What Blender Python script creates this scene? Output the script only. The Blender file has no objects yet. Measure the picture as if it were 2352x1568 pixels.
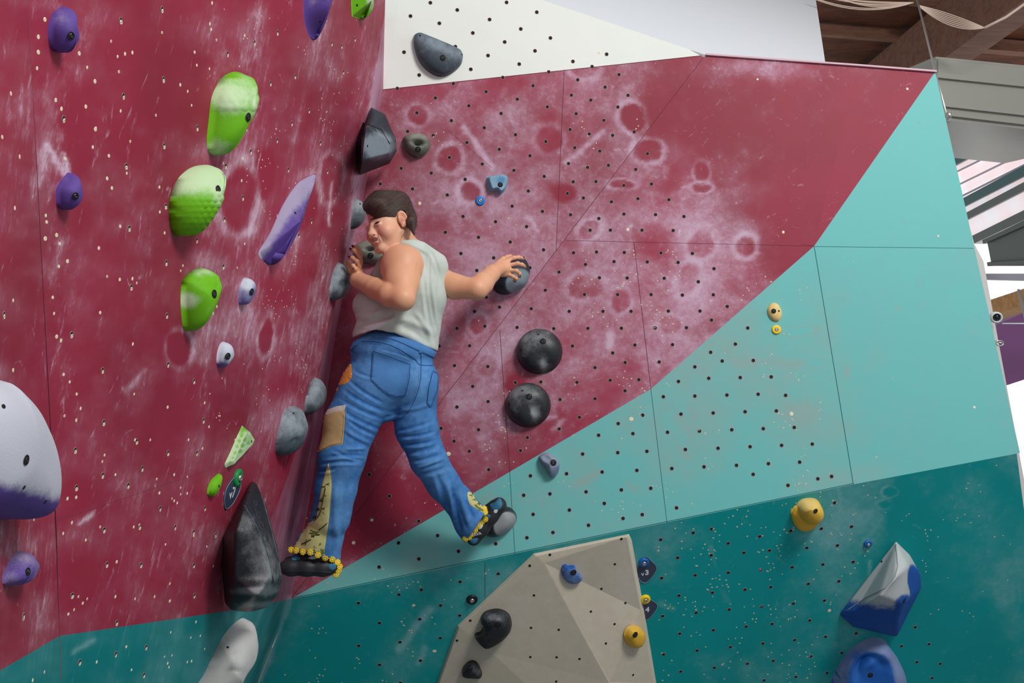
import bpy, bmesh, math, random
import numpy as np
from mathutils import Vector, Matrix
from mathutils.bvhtree import BVHTree

# ------------------------------------------------------------------ camera, world, lights, exposure
F = 2352 * 35.0 / 36.0
PITCH = math.radians(7.0)
CAM = np.array([0.0, 0.0, 1.6])
FWD = np.array([0, math.cos(PITCH), math.sin(PITCH)])
UPV = np.array([0, -math.sin(PITCH), math.cos(PITCH)])
RGT = np.array([1.0, 0, 0])

scene = bpy.context.scene
COL = scene.collection
cd = bpy.data.cameras.new('camera'); cam = bpy.data.objects.new('camera', cd); COL.objects.link(cam)
cd.lens = 35; cd.sensor_width = 36; cd.clip_end = 200
cam.location = CAM; cam.rotation_euler = (math.radians(90) + PITCH, 0, 0)
scene.camera = cam
scene.view_settings.view_transform = 'Standard'
scene.view_settings.look = 'None'
scene.view_settings.gamma = 1
scene.view_settings.use_curve_mapping = False
scene.view_settings.exposure = 0.0

w = bpy.data.worlds.new('hall_daylight'); scene.world = w; w.use_nodes = True
bg = w.node_tree.nodes['Background']; bg.inputs[0].default_value = (0.93, 0.97, 1.0, 1); bg.inputs[1].default_value = 0.46

def area(name, loc, target, size, power, color):
    l = bpy.data.lights.new(name, 'AREA'); l.shape = 'RECTANGLE'; l.size = size[0]; l.size_y = size[1]
    l.energy = power; l.color = color
    o = bpy.data.objects.new(name, l); COL.objects.link(o); o.location = loc
    d = Vector(target) - Vector(loc); o.rotation_euler = d.to_track_quat('-Z', 'Y').to_euler()
    return o
area('skylight_daylight', (3.0, -0.6, 6.0), (-0.2, 4.2, 1.4), (1.6, 1.3), 330, (1.0, 0.98, 0.95))
area('roof_window_daylight', (4.6, 3.0, 4.6), (1.5, 4.4, 2.4), (1.6, 1.2), 18, (1.0, 0.99, 1.0))

# ------------------------------------------------------------------ pixel <-> place helpers
def P(px, py, z):
    return CAM + z * (FWD + (px - 1176) / F * RGT - (py - 784) / F * UPV)
def proj(p):
    d = np.asarray(p) - CAM
    z = d @ FWD
    return 1176 + F * (d @ RGT) / z, 784 - F * (d @ UPV) / z
class Plane:
    def __init__(s, a, b, c, ref=None):
        A, B, Cc = [p if isinstance(p, np.ndarray) else P(*p) for p in (a, b, c)]
        n = np.cross(B - A, Cc - A); n /= np.linalg.norm(n)
        if n @ (CAM - A) < 0: n = -n
        s.n, s.o = n, A
        u = np.cross(np.array([0, 0, 1.0]), n); u /= np.linalg.norm(u)
        s.u, s.v = u, np.cross(n, u)
    def hit(s, px, py, h=0.0):
        d = FWD + (px - 1176) / F * RGT - (py - 784) / F * UPV
        t = ((s.o + s.n * h - CAM) @ s.n) / (d @ s.n)
        return CAM + t * d
    def z(s, px, py):
        return (s.hit(px, py) - CAM) @ FWD
    def loc(s, p):
        q = np.asarray(p) - s.o
        return q @ s.u, q @ s.v
    def pt(s, u, v, h=0.0):
        return s.o + u * s.u + v * s.v + h * s.n

# ------------------------------------------------------------------ object helpers
def tag(o, label=None, cat=None, group=None, kind=None):
    if label: o['label'] = label
    if cat: o['category'] = cat
    if group: o['group'] = group
    if kind: o['kind'] = kind
    return o
def link(name, me, mat=None, parent=None):
    o = bpy.data.objects.new(name, me); COL.objects.link(o)
    if mat:
        for m in (mat if isinstance(mat, (list, tuple)) else [mat]): me.materials.append(m)
    if parent: o.parent = parent
    return o
def meshobj(name, verts, faces, mat, parent=None, smooth=True, mi=None):
    me = bpy.data.meshes.new(name)
    me.from_pydata([tuple(map(float, v)) for v in verts], [], [tuple(map(int, f)) for f in faces])
    if smooth: me.polygons.foreach_set('use_smooth', [True] * len(me.polygons))
    if mi is not None: me.polygons.foreach_set('material_index', [int(i) for i in mi])
    me.update()
    return link(name, me, mat, parent)
def fattr(me, name, vals):
    a = me.attributes.new(name, 'FLOAT', 'POINT'); a.data.foreach_set('value', np.asarray(vals, dtype=np.float32))
def cattr(me, name, vals):
    a = me.attributes.new(name, 'FLOAT_COLOR', 'POINT')
    v = np.ones((len(me.vertices), 4), dtype=np.float32); v[:, :3] = vals
    a.data.foreach_set('color', v.ravel())
def frame(n):
    n = np.asarray(n, float); n = n / np.linalg.norm(n)
    a = np.array([0, 0, 1.0]) if abs(n[2]) < 0.9 else np.array([1.0, 0, 0])
    u = np.cross(a, n); u /= np.linalg.norm(u)
    return u, np.cross(n, u), n
class MB:
    """collects simple shapes into one mesh"""
    def __init__(s): s.v, s.f, s.m = [], [], []
    def add(s, vs, fs, mi=0):
        b = len(s.v); s.v += [np.asarray(v, float) for v in vs]
        for f in fs: s.f.append([b + i for i in f]); s.m.append(mi)
    def prof(s, c, n, prof, seg=16, mi=0, ex=1.0, ang=0.0, cap=True, U=None):
        """lathe: prof = list of (radius, height) ; ex stretches along u"""
        u, v, n = frame(n)
        if U is not None:
            u = U - (U @ n) * n; u /= np.linalg.norm(u); v = np.cross(n, u)
        vs, fs = [], []
        for r, h in prof:
            for k in range(seg):
                a = 2 * math.pi * k / seg
                vs.append(c + u * r * ex * math.cos(a + ang) + v * r * math.sin(a + ang) + n * h)
        m = len(prof)
        for i in range(m - 1):
            for k in range(seg):
                k2 = (k + 1) % seg
                fs.append([i * seg + k, i * seg + k2, (i + 1) * seg + k2, (i + 1) * seg + k])
        if cap:
            vs.append(c + n * prof[-1][1])
            for k in range(seg): fs.append([(m - 1) * seg + k, (m - 1) * seg + (k + 1) % seg, m * seg])
        s.add(vs, fs, mi)
    def box(s, a, b, up, w, h, mi=0):
        """beam from a to b, width w (sideways), height h (along up)"""
        a = np.asarray(a, float); b = np.asarray(b, float)
        d = b - a; d /= np.linalg.norm(d)
        sd = np.cross(d, up); sd /= np.linalg.norm(sd); u2 = np.cross(sd, d)
        vs = [p + sd * x * w / 2 + u2 * y * h / 2 for p in (a, b) for x, y in ((-1, -1), (1, -1), (1, 1), (-1, 1))]
        s.add(vs, [[0, 1, 2, 3], [7, 6, 5, 4], [0, 4, 5, 1], [1, 5, 6, 2], [2, 6, 7, 3], [3, 7, 4, 0]], mi)
    def tube(s, pts, r, seg=8, mi=0, taper=None, flat=1.0):
        pts = [np.asarray(p, float) for p in pts]; n = len(pts); vs, fs = [], []
        up = None
        for i, p in enumerate(pts):
            d = pts[min(i + 1, n - 1)] - pts[max(i - 1, 0)]; d /= (np.linalg.norm(d) + 1e-12)
            if up is None: u, v, _ = frame(d)
            else:
                u = up - (up @ d) * d; u /= (np.linalg.norm(u) + 1e-12); v = np.cross(d, u)
            up = u
            rr = r[i] if hasattr(r, '__len__') else r
            if taper: rr *= taper(i / (n - 1))
            for k in range(seg):
                a = 2 * math.pi * k / seg
                vs.append(p + rr * (u * math.cos(a) + flat * v * math.sin(a)))
        for i in range(n - 1):
            for k in range(seg):
                k2 = (k + 1) % seg
                fs.append([i * seg + k, i * seg + k2, (i + 1) * seg + k2, (i + 1) * seg + k])
        fs.append(list(range(seg))[::-1]); fs.append([(n - 1) * seg + k for k in range(seg)])
        s.add(vs, fs, mi)
    def slab(s, poly, n, t, mi=0):
        """flat polygon given in 3D extruded back by t along -n"""
        k = len(poly); n = np.asarray(n)
        vs = [np.asarray(p) for p in poly] + [np.asarray(p) - n * t for p in poly]
        fs = [list(range(k)), list(range(2 * k - 1, k - 1, -1))] + [[i, i + k, (i + 1) % k + k, (i + 1) % k] for i in range(k)]
        s.add(vs, fs, mi)
    def build(s, name, mat, parent=None, smooth=False):
        o = meshobj(name, s.v, s.f, mat, parent, smooth, s.m)
        return o

# ------------------------------------------------------------------ materials
def mat(name, color, rough=0.6, metal=0.0, spec=0.5, emit=None):
    m = bpy.data.materials.new(name); m.use_nodes = True
    b = m.node_tree.nodes['Principled BSDF']
    b.inputs['Base Color'].default_value = (*color, 1); b.inputs['Roughness'].default_value = rough
    b.inputs['Metallic'].default_value = metal
    b.inputs['Specular IOR Level'].default_value = spec
    if emit:
        b.inputs['Emission Color'].default_value = (*emit[0], 1); b.inputs['Emission Strength'].default_value = emit[1]
    return m
class NT:
    def __init__(s, m): s.nt = m.node_tree; s.b = s.nt.nodes['Principled BSDF']
    def n(s, t, **k):
        x = s.nt.nodes.new(t)
        for a, b in k.items(): setattr(x, a, b)
        return x
    def l(s, a, b): s.nt.links.new(a, b)
    def val(s, sock, v):
        if hasattr(v, 'is_linked') or hasattr(v, 'links'): s.l(v, sock)
        else: sock.default_value = v
    def math(s, op, a, b=0.0, c=0.0, clamp=False):
        x = s.n('ShaderNodeMath', operation=op, use_clamp=clamp)
        s.val(x.inputs[0], a); s.val(x.inputs[1], b); s.val(x.inputs[2], c)
        return x.outputs[0]
    def mix(s, f, a, b):
        x = s.n('ShaderNodeMix', data_type='RGBA')
        s.val(x.inputs[0], f); s.val(x.inputs[6], a); s.val(x.inputs[7], b)
        return x.outputs[2]
    def noise(s, scale, detail=4, rough=0.6, vec=None, dist=0.0):
        x = s.n('ShaderNodeTexNoise'); x.inputs['Scale'].default_value = scale; x.inputs['Detail'].default_value = detail
        x.inputs['Roughness'].default_value = rough; x.inputs['Distortion'].default_value = dist
        if vec is not None: s.l(vec, x.inputs['Vector'])
        return x.outputs['Fac']
    def sstep(s, v, lo, hi, a=0.0, b=1.0):
        x = s.n('ShaderNodeMapRange', interpolation_type='SMOOTHSTEP')
        s.val(x.inputs[0], v); x.inputs[1].default_value = lo; x.inputs[2].default_value = hi
        x.inputs[3].default_value = a; x.inputs[4].default_value = b
        return x.outputs[0]
    def bump(s, h, strength=0.3, dist=0.01):
        x = s.n('ShaderNodeBump'); x.inputs['Strength'].default_value = strength; x.inputs['Distance'].default_value = dist
        s.l(h, x.inputs['Height']); s.l(x.outputs[0], s.b.inputs['Normal'])
def rgb(r, g, b):
    f = lambda c: ((c / 255 + 0.055) / 1.055) ** 2.4 if c > 10 else c / 255 / 12.92
    return (f(r), f(g), f(b))
def wallmat(name, base, dark, chalk, cover=0.75, streak=None, amount=0.0, rough=0.55, film=0.32, lo=0.0, hi=1.35, scuff=.25):
    """painted plywood with chalk: 'chalk' point attribute steers where it lies, noise breaks it up"""
    m = mat(name, base, rough, 0, .25); t = NT(m)
    uv = t.n('ShaderNodeUVMap').outputs[0]
    mp = t.n('ShaderNodeMapping')
    t.l(uv, mp.inputs[0])
    if streak:
        mp.inputs['Rotation'].default_value = (0, 0, streak[0]); mp.inputs['Scale'].default_value = (1, streak[1], 1)
    v = mp.outputs[0]
    at = t.n('ShaderNodeAttribute', attribute_name='chalk').outputs['Fac']
    n1 = t.noise(5.0, 8, 0.62, v, 0.6); n2 = t.noise(38.0, 6, 0.7, v, 0.3); n3 = t.noise(210.0, 3, 0.7, v)
    s = t.math('MULTIPLY_ADD', n1, 1.7, -0.85)
    s = t.math('ADD', s, at)
    s = t.math('MULTIPLY_ADD', n2, 1.5, t.math('SUBTRACT', s, 0.75))
    s = t.math('MULTIPLY_ADD', n3, 0.7, t.math('SUBTRACT', s, 0.35 - amount))
    # thin scuffs
    w1 = t.noise(3.2, 2, 0.5, v, 2.2)
    sc = t.sstep(t.math('ABSOLUTE', t.math('SUBTRACT', w1, 0.5)), 0.0, 0.012, 1, 0)
    sc = t.math('MULTIPLY', sc, t.sstep(n2, 0.5, 0.68))
    f = t.math('MULTIPLY', t.sstep(s, lo, hi), cover)
    f = t.math('ADD', f, t.math('MULTIPLY', sc, scuff), clamp=True)
    fl = t.math('MULTIPLY', t.sstep(t.math('ADD', at, t.math('MULTIPLY_ADD', n1, .5, -.25)), -0.15, 0.75), film)
    f = t.math('MAXIMUM', f, t.math('MULTIPLY_ADD', f, .6, fl))
    big = t.noise(1.3, 3, 0.5, uv)
    c0 = t.mix(t.sstep(big, 0.35, 0.65), (*base, 1), (*dark, 1))
    t.l(t.mix(f, c0, (*chalk, 1)), t.b.inputs['Base Color'])
    t.val(t.b.inputs['Roughness'], t.math('MULTIPLY_ADD', f, 0.3, rough))
    t.bump(n2, 0.12, 0.002)
    return m
RED = rgb(150, 40, 66); REDd = rgb(134, 38, 56); CHK = rgb(205, 178, 200)
M = {}
M['red'] = wallmat('magenta_paint', RED, REDd, CHK, 0.85, lo=.08, hi=1.3, film=.30, scuff=.45)
M['red_l'] = wallmat('magenta_paint_streaked', rgb(156, 42, 68), rgb(136, 36, 56), rgb(220, 192, 212), 0.9, (math.radians(8), 0.36), film=.2, lo=.12, hi=1.15, scuff=.4)
M['red_s'] = wallmat('magenta_paint_rubbed', rgb(150, 55, 85), rgb(140, 60, 90), rgb(200, 168, 190), 0.75, (math.radians(0), 0.12), 0.25)
M['aqua'] = wallmat('aqua_paint', rgb(104, 184, 182), rgb(96, 178, 176)if 0 else rgb(104, 182, 180), rgb(136, 172, 168), 0.75, film=.62, scuff=.5)
M['teal'] = wallmat('teal_paint', rgb(0, 156, 158), rgb(0, 148, 150), rgb(150, 196, 200), 0.6)
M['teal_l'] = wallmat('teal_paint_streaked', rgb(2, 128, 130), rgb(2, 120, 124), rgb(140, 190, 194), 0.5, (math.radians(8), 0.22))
M['white'] = wallmat('white_paint', rgb(226, 229, 222), rgb(220, 224, 218), rgb(240, 240, 240), 0.3)
M['greyw'] = mat('pale_grey_panel', rgb(206, 209, 214), 0.6)
M['hole'] = mat('bolt_hole_dark', rgb(22, 18, 18), 0.9)
M['ring'] = mat('bolt_hole_rim', rgb(170, 140, 140), 0.7)
M['wood'] = mat('bare_ply_screw_hole', rgb(232, 218, 186), 0.8)
M['seam'] = mat('panel_seam', rgb(96, 34, 52), 0.9)
M['seam_l'] = mat('panel_seam_filled', rgb(128, 56, 76), 0.9)
M['seam_t'] = mat('panel_seam_teal', rgb(30, 100, 106), 0.9)
M['steel'] = mat('steel', rgb(190, 188, 182), 0.35, 0.9)
M['steel_dark'] = mat('dark_bolt_steel', rgb(60, 60, 62), 0.4, 0.8)
M['black'] = mat('black_recess', rgb(14, 14, 16), 0.9)
M['ply'] = mat('plywood_edge', rgb(200, 176, 140), 0.8)
# ------------------------------------------------------------------ wall planes
B1 = Plane((880, 205, 4.35), (1620, 126, 4.55), (667, 1376, 4.25))
B2 = Plane(B1.hit(1620, 126), B1.hit(667, 1376), (1870, 565, 4.40))
CT = Plane(B1.hit(667, 1376), B2.hit(1960, 1112), (1500, 1568, 4.62))
B3 = Plane(B2.hit(1870, 565), B2.hit(1960, 1112), CT.hit(2343, 1040))
LA = Plane((137, 1460, 2.4), (80, 300, 2.0), (884, 150, 4.2))
L0 = Plane(LA.hit(137, 1460), LA.hit(80, 300), (-40, 800, 1.80))
GR = Plane(B1.hit(1215, 0), B1.hit(1620, 125), (1895, 143, 5.2))
RED2 = rgb(0, 0, 0)

def fractal(px, py, s, seed):
    """cheap value-noise fractal on arrays"""
    out = np.zeros_like(px); amp = 1.0; tot = 0
    for o in range(4):
        x = px / s + seed * 17.3; y = py / s + seed * 9.1
        xi = np.floor(x).astype(np.int64); yi = np.floor(y).astype(np.int64); fx = x - xi; fy = y - yi
        fx = fx * fx * (3 - 2 * fx); fy = fy * fy * (3 - 2 * fy)
        def hsh(a, b):
            h = (a * 374761393 + b * 668265263 + seed * 144665) & 0x7fffffff
            h = ((h ^ (h >> 13)) * 1274126177) & 0x7fffffff
            return (h & 0xffff) / 65535.0
        v = (hsh(xi, yi) * (1 - fx) + hsh(xi + 1, yi) * fx) * (1 - fy) + (hsh(xi, yi + 1) * (1 - fx) + hsh(xi + 1, yi + 1) * fx) * fy
        out += v * amp; tot += amp; amp *= 0.55; s = s / 2
    return out / tot
# chalk marks: (kind, x, y, rx, ry, angle, strength)   b blob, c clean patch, r ring of chalk round a clean patch, s scuff line x0,y0,x1,y1,width
MARKS = []
def mk(*a): MARKS.append(a)
for a in [(1015, 500, 150, 230, 20, .30), (1180, 420, 130, 200, 30, .32), (1100, 660, 260, 200, 0, .38), (1250, 560, 200, 170, -50, .30), (1420, 330, 110, 150, 0, .30),
          (1600, 560, 90, 150, -30, .5), (1480, 620, 160, 130, 0, .34), (1620, 450, 70, 90, 0, .55), (1400, 760, 200, 160, 0, .30), (1190, 760, 70, 90, 0, .25), (1060, 900, 150, 200, 10, .40),
          (1300, 210, 90, 60, 20, .35), (1350, 170, 50, 20, 40, .4), (960, 280, 70, 60, 0, .30), (1050, 450, 40, 40, 0, .25), (1700, 560, 60, 40, 0, .3), (1560, 700, 160, 100, -40, .35), (1640, 640, 80, 60, -40, .3),
          (1760, 160, 130, 22, 4, .42), (1700, 150, 60, 25, 0, .3), (870, 520, 60, 140, 0, .2), (1130, 270, 90, 60, 30, .2), (1270, 860, 160, 140, 0, .12), (1440, 780, 70, 60, 0, -.1),
          (1540, 280, 110, 90, 50, -.2), (1950, 330, 200, 160, 0, -.5), (1790, 470, 130, 130, 0, -.12), (1430, 800, 70, 60, 0, -.15), (1000, 1180, 100, 60, 0, -.2), (870, 1130, 60, 140, 20, -.3), (880, 1230, 100, 60, -30, -.25),
          # aqua
          (1620, 880, 170, 130, -35, .45), (1760, 800, 150, 120, 0, .35), (1300, 1120, 240, 90, -15, .3), (980, 1270, 230, 60, -15, .32), (1530, 1030, 160, 120, 0, .22), (1840, 1000, 120, 90, 0, .25),
          (1950, 1090, 140, 30, -10, .4), (1990, 840, 60, 60, 0, .2), (2080, 400, 140, 240, 0, -.35), (2150, 800, 70, 200, 0, -.15), (1440, 1110, 70, 60, 0, -.2), (1420, 1080, 60, 40, 0, -.3),
          # teal back
          (1480, 1280, 60, 60, 0, .4), (1150, 1320, 110, 40, -12, .45), (1130, 1360, 80, 24, -40, .45), (1900, 1190, 90, 70, 10, .55), (1880, 1260, 90, 60, 20, .38), (1980, 1170, 90, 60, 0, .4), (2250, 1180, 60, 60, 0, .1),
          (2200, 1330, 60, 120, 0, .12), (2320, 1350, 40, 130, 0, .25), (1960, 1370, 60, 50, -30, .3), (950, 1400, 40, 80, 20, .1), (1100, 1140, 0.1, 0.1, 0, 0),
          # left wall
          (735, 150, 80, 140, 10, .18), (600, 60, 40, 120, 10, .22), (640, 250, 24, 50, 0, .35), (700, 430, 90, 60, -70, .25), (560, 420, 60, 90, 10, .2), (600, 520, 60, 120, -60, .3), (550, 620, 50, 60, 0, .45),
          (470, 600, 50, 30, 0, .5), (520, 760, 50, 90, 20, .5), (570, 720, 60, 80, 10, .3), (470, 350, 60, 30, 0, .4), (100, 370, 18, 90, 5, .6), (520, 150, 30, 30, 0, .5), (250, 230, 60, 60, 0, .15),
          (200, 700, 120, 80, 0, .08), (640, 800, 60, 120, 15, .22), (780, 330, 50, 160, 8, .22), (740, 700, 60, 140, 12, .35), (700, 560, 60, 60, 0, .2), (640, 940, 50, 40, 0, .45), (590, 1000, 30, 60, 20, .4),
          (300, 900, 60, 80, 20, .1), (320, 1080, 50, 40, 0, .35), (480, 1250, 120, 100, 20, .12), (380, 1320, 70, 60, 20, .1), (180, 1210, 50, 24, -40, .4), (0, 860, 40, 40, 0, .4), (40, 1260, 40, 20, 0, .3),
          (420, 1170, 20, 50, 10, .3), (340, 200, 160, 160, 0, -.08), (420, 1000, 140, 80, 0, .03), (600, 200, 60, 80, 0, .1), (850, 100, 30, 160, 4, .25), (30, 100, 60, 40, 0, .2), (540, 1480, 50, 100, 25, .3),
          (200, 1480, 60, 40, -40, .15)]:
    mk('b', *a)
for a in [(1080, 440, 24, 22, 0, .75), (960, 265, 24, 20, 30, .35), (1033, 365, 26, 30, 0, .45), (1488, 345, 30, 24, 0, .6), (1610, 430, 22, 11, 0, .4), (1355, 528, 26, 20, -30, .45), (1610, 395, 16, 22, 0, .35),
          (1712, 567, 24, 24, 45, .7), (1430, 425, 30, 10, 0, .45), (1260, 320, 30, 30, 0, .3), (1340, 160, 30, 18, 10, .4), (1450, 270, 26, 34, -30, .6), (1610, 560, 28, 36, 30, .5), (1100, 745, 20, 22, 45, .35),
          (1425, 690, 22, 26, 0, .4), (1345, 660, 40, 26, 0, .35), (1120, 840, 24, 22, 0, .2), (1835, 760, 34, 9, 0, .5), (1878, 835, 18, 9, 0, .35), (2030, 1160, 14, 9, 0, .6), (2042, 1130, 16, 10, 10, .8), (1580, 640, 24, 40, 20, .3), (1540, 745, 26, 20, 0, .3),
          (550, 455, 38, 75, 5, .55), (412, 800, 26, 36, 0, .5), (700, 470, 30, 60, 10, .3), (610, 770, 14, 44, 10, .5), (760, 410, 24, 50, 5, .3), (1190, 860, 30, 24, 0, -.1)]:
    mk('r', *a)
for a in [(1185, 880, 26, 22, 0, .6), (1295, 445, 28, 22, 0, .5), (1500, 555, 60, 40, 10, .3), (1960, 770, 40, 60, 0, .2), (1480, 270, 50, 60, 0, .2), (1720, 1220, 140, 150, 0, .4), (1600, 1400, 200, 120, 0, .3), (2080, 1200, 40, 90, 0, .5), (2150, 1500, 140, 160, 0, .3),
          (850, 1420, 120, 60, -10, .3), (760, 1500, 100, 80, 0, .3), (610, 400, 20, 60, 5, .5), (160, 250, 30, 60, 0, .2), (420, 900, 60, 80, 0, .2), (130, 960, 40, 60, 0, .25), (700, 620, 40, 40, 0, .2)]:
    mk('c', *a)
for a in [(1065, 290, 1130, 385, 6, .6), (1210, 500, 1238, 530, 4, .5), (1300, 375, 1385, 300, 6, .4), (1700, 830, 1835, 838, 9, .45), (1670, 800, 1690, 830, 8, .4), (1590, 940, 1600, 960, 6, .4), (1630, 1255, 1650, 1305, 7, .5), (1690, 1275, 1665, 1300, 5, .4),
          (1655, 1350, 1670, 1380, 12, .5), (1520, 1385, 1545, 1400, 10, .55), (920, 1490, 985, 1395, 9, .55), (965, 1520, 975, 1490, 8, .45), (1560, 1030, 1580, 1050, 5, .6), (1330, 1110, 1370, 1085, 10, .6), (1440, 1110, 1460, 1125, 8, .5), (1990, 1370, 1998, 1290, 4, .5),
          (600, 1560, 665, 1378, 6, .7), (520, 1470, 480, 1560, 5, .5), (185, 1200, 215, 1180, 6, .7), (110, 330, 145, 400, 7, .6), (145, 355, 155, 400, 6, .6), (660, 1260, 690, 1180, 5, .3), (820, 410, 800, 560, 8, .5), (870, 150, 830, 400, 8, .4),
          (290, 900, 330, 850, 8, .3), (170, 1500, 215, 1470, 6, .6), (1820, 948, 1850, 950, 22, .8), (1930, 1170, 1925, 1120, 3, .3), (2105, 640, 2110, 655, 4, .5), (2060, 710, 2070, 712, 5, .5), (1945, 850, 1947, 860, 6, .5), (760, 420, 758, 520, 5, .5),
          (1400, 765, 1404, 790, 8, .7), (1100, 1005, 1110, 1000, 8, .3), (1245, 960, 1275, 955, 6, .4), (1270, 985, 1290, 965, 7, .4), (1560, 960, 1590, 1000, 10, .3), (1110, 1150, 1125, 1140, 12, .45)]:
    mk('s', *a)
def chalk_at(px, py):
    out = 0.04 + 0.7 * (fractal(px, py, 90.0, 3) - 0.5) + 0.25 * (fractal(px, py, 22.0, 5) - 0.5)
    wx = 14 * (fractal(px, py, 40.0, 7) - 0.5); wy = 14 * (fractal(px, py, 40.0, 8) - 0.5)
    X, Y = px + wx, py + wy
    for m in MARKS:
        if m[0] == 's':
            x0, y0, x1, y1, wd, st = m[1:]
            dx, dy = x1 - x0, y1 - y0; L = dx * dx + dy * dy
            t = np.clip(((X - x0) * dx + (Y - y0) * dy) / L, 0, 1)
            d = np.hypot(X - x0 - t * dx, Y - y0 - t * dy)
            out += st * np.exp(-(d / wd) ** 2) * 1.2
            continue
        k, cx, cy, rx, ry, an, st = m
        a = math.radians(an); c, s = math.cos(a), math.sin(a)
        u = ((X - cx) * c + (Y - cy) * s) / rx; v = (-(X - cx) * s + (Y - cy) * c) / ry
        d = np.sqrt(u * u + v * v)
        if k == 'b': out += st * 0.66 * np.exp(-d * d)
        elif k == 'c': out -= st * np.exp(-d ** 4)
        else:
            out += st * 1.0 * np.exp(-((d - 1.22) / 0.26) ** 2) * (0.1 + 1.2 * fractal(X, Y, 24.0, 11))
            out -= (abs(st) * .35 + 0.08) * 1 / (1 + np.exp((d - 0.98) * 22))
    return out

HOLES, SCREWS = [], []
def reg(ox, oy, s, pts, store=HOLES):
    for x, y in pts:
        X, Y = ox + x / s, oy + y / s
        if all((X - a) ** 2 + (Y - b) ** 2 > 130 for a, b in store): store.append((X, Y))
reg(1000, 280, 3.734, [(419,50),(687,110),(947,168),(270,177),(548,235),(811,290),(120,305),(402,361),(673,415),(933,467),(255,492),(797,592),(102,626),(658,722),(918,767),(237,810),(516,855),(782,897),(85,946),(370,989),(642,1029),(928,1096),(219,1128),(500,1165),(355,1273),(811,1250),(437,1503),(1155,65),(1320,103),(1195,221),(1520,115),(1705,85),(1410,250),(1142,357),(1305,390),(1484,372),(1182,513),(1377,511),(1132,613),(1269,652),(1159,796),(1819,272),(1718,407),(1616,544),(1510,685),(1737,658),(1617,790),(1402,828),(1327,928),(1501,928),(1772,928),(1184,1122),(1382,1115),(1620,1119),(1532,1197),(1817,1200),(1287,1222),(1060,1287),(1407,1336),(1645,1338),(943,1443),(1278,1479),(1563,1480),(1850,1480)])
reg(1000, 680, 3.734, [(336,130),(550,94),(185,276),(423,257),(822,107),(1148,130),(1437,130),(1678,130),(701,268),(1015,278),(1308,276),(1595,275),(32,428),(293,425),(163,595),(450,603),(1176,427),(1521,487),(1711,419),(1369,612),(1627,569),(320,773),(185,950),(452,903),(685,740),(904,735),(1214,739),(1499,721),(1745,716),(1626,811),(1069,886),(1369,879),(49,1132),(370,1145),(160,1243),(291,1329),(458,1487),(730,1324),(789,1212),(1062,1138),(1235,1038),(1778,1020),(1568,1092),(1400,1192),(1694,1178),(1263,1353),(1564,1341),(1814,1330),(1125,1522),(1430,1507),(1728,1493),(815,1540)])
reg(1500, 600, 3.137, [(180,8),(80,122),(439,53),(326,147),(211,243),(434,241),(534,325),(110,358),(338,358),(421,423),(15,480),(240,478),(140,600),(44,725),(682,480),(593,596),(415,655),(722,714),(498,718),(301,760),(183,865),(401,842),(628,837),(851,832),(74,975),(301,970),(532,963),(757,957),(955,965),(201,1100),(433,1092),(663,1083),(888,1077),(104,1231),(334,1222),(567,1213),(794,1205),(1017,1196),(233,1355),(468,1346),(699,1335),(926,1325),(1147,1316),(135,1492),(367,1480),(601,1469),(831,1457),(1056,1446),(1187,1566),(1286,1549),(721,1534)])
reg(1300, 120, 3.2667, [(52,69),(305,15),(196,108),(397,168),(88,207),(293,262),(40,322),(186,359),(465,323),(389,411),(76,461),(284,511),(30,579),(176,612),(349,623),(511,596),(64,716),(255,743),(20,834),(163,863),(318,848),(54,971),(224,969),(524,879),(612,761),(432,999),(641,988),(540,1098),(340,1122),(772,1106),(434,1213),(672,1218),(885,1232),(34,1219),(247,1247),(180,1334),(334,1334),(570,1334),(804,1337),(56,1505),(230,1499),(437,1502),(712,1505),(948,1509)])
reg(1100, 1020, 4.9, [(467,72),(111,287),(1168,111),(1562,95),(1889,80),(986,333),(1386,313),(1777,293),(2170,275),(579,355),(504,573),(799,558),(1206,535),(1603,513),(1934,495),(610,788),(1018,740),(1411,665),(2224,715),(540,1051),(833,992),(1233,911),(1622,834),(1838,791),(189,1119),(217,1455),(2045,1072),(2237,1275),(2056,1503)])
reg(1480, 1200, 4.2615, [(160,165),(478,98),(658,60),(326,344),(654,318),(820,201),(1129,134),(974,293),(1225,271),(1432,80),(1732,58),(2027,38),(1590,245),(1889,222),(1446,435),(1747,408),(2043,383),(1137,460),(820,488),(497,513),(169,541),(1604,598),(1903,572),(1237,629),(985,654),(665,684),(338,712),(178,913),(506,881),(830,849),(1148,821),(1458,791),(1762,761),(1618,955),(1250,990),(996,1015),(675,1050),(346,1084),(1774,1115),(2072,1082),(1471,1147),(1160,1181),(842,1215),(516,1250),(188,1288),(1932,1273),(1630,1307),(1261,1350),(1008,1378),(685,1417),(356,1455),(1788,1470),(1483,1507),(1172,1541)])
reg(1780, 1080, 3.213, [(96,110),(317,65),(418,45),(440,238),(565,413),(342,430),(115,445),(235,570),(460,553),(576,675),(353,693),(125,713),(471,817),(245,836),(135,981),(363,959),(255,1105),(372,1225),(598,1200),(145,1250),(1035,1155),(1136,1280),(933,1295),(492,1346),(265,1371),(1047,1413),(1219,1425),(384,1495),(154,1522),(1159,1530)])
reg(780, 1180, 4.0413, [(735,66),(910,200),(547,268),(1104,346),(1450,275),(736,417),(367,492),(1740,218),(1473,553),(1119,628),(759,703),(551,747),(175,826),(938,848),(744,975),(370,1010),(1115,941),(935,1150),(561,1188),(179,1221),(751,1359),(371,1398),(565,1565)])
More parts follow.
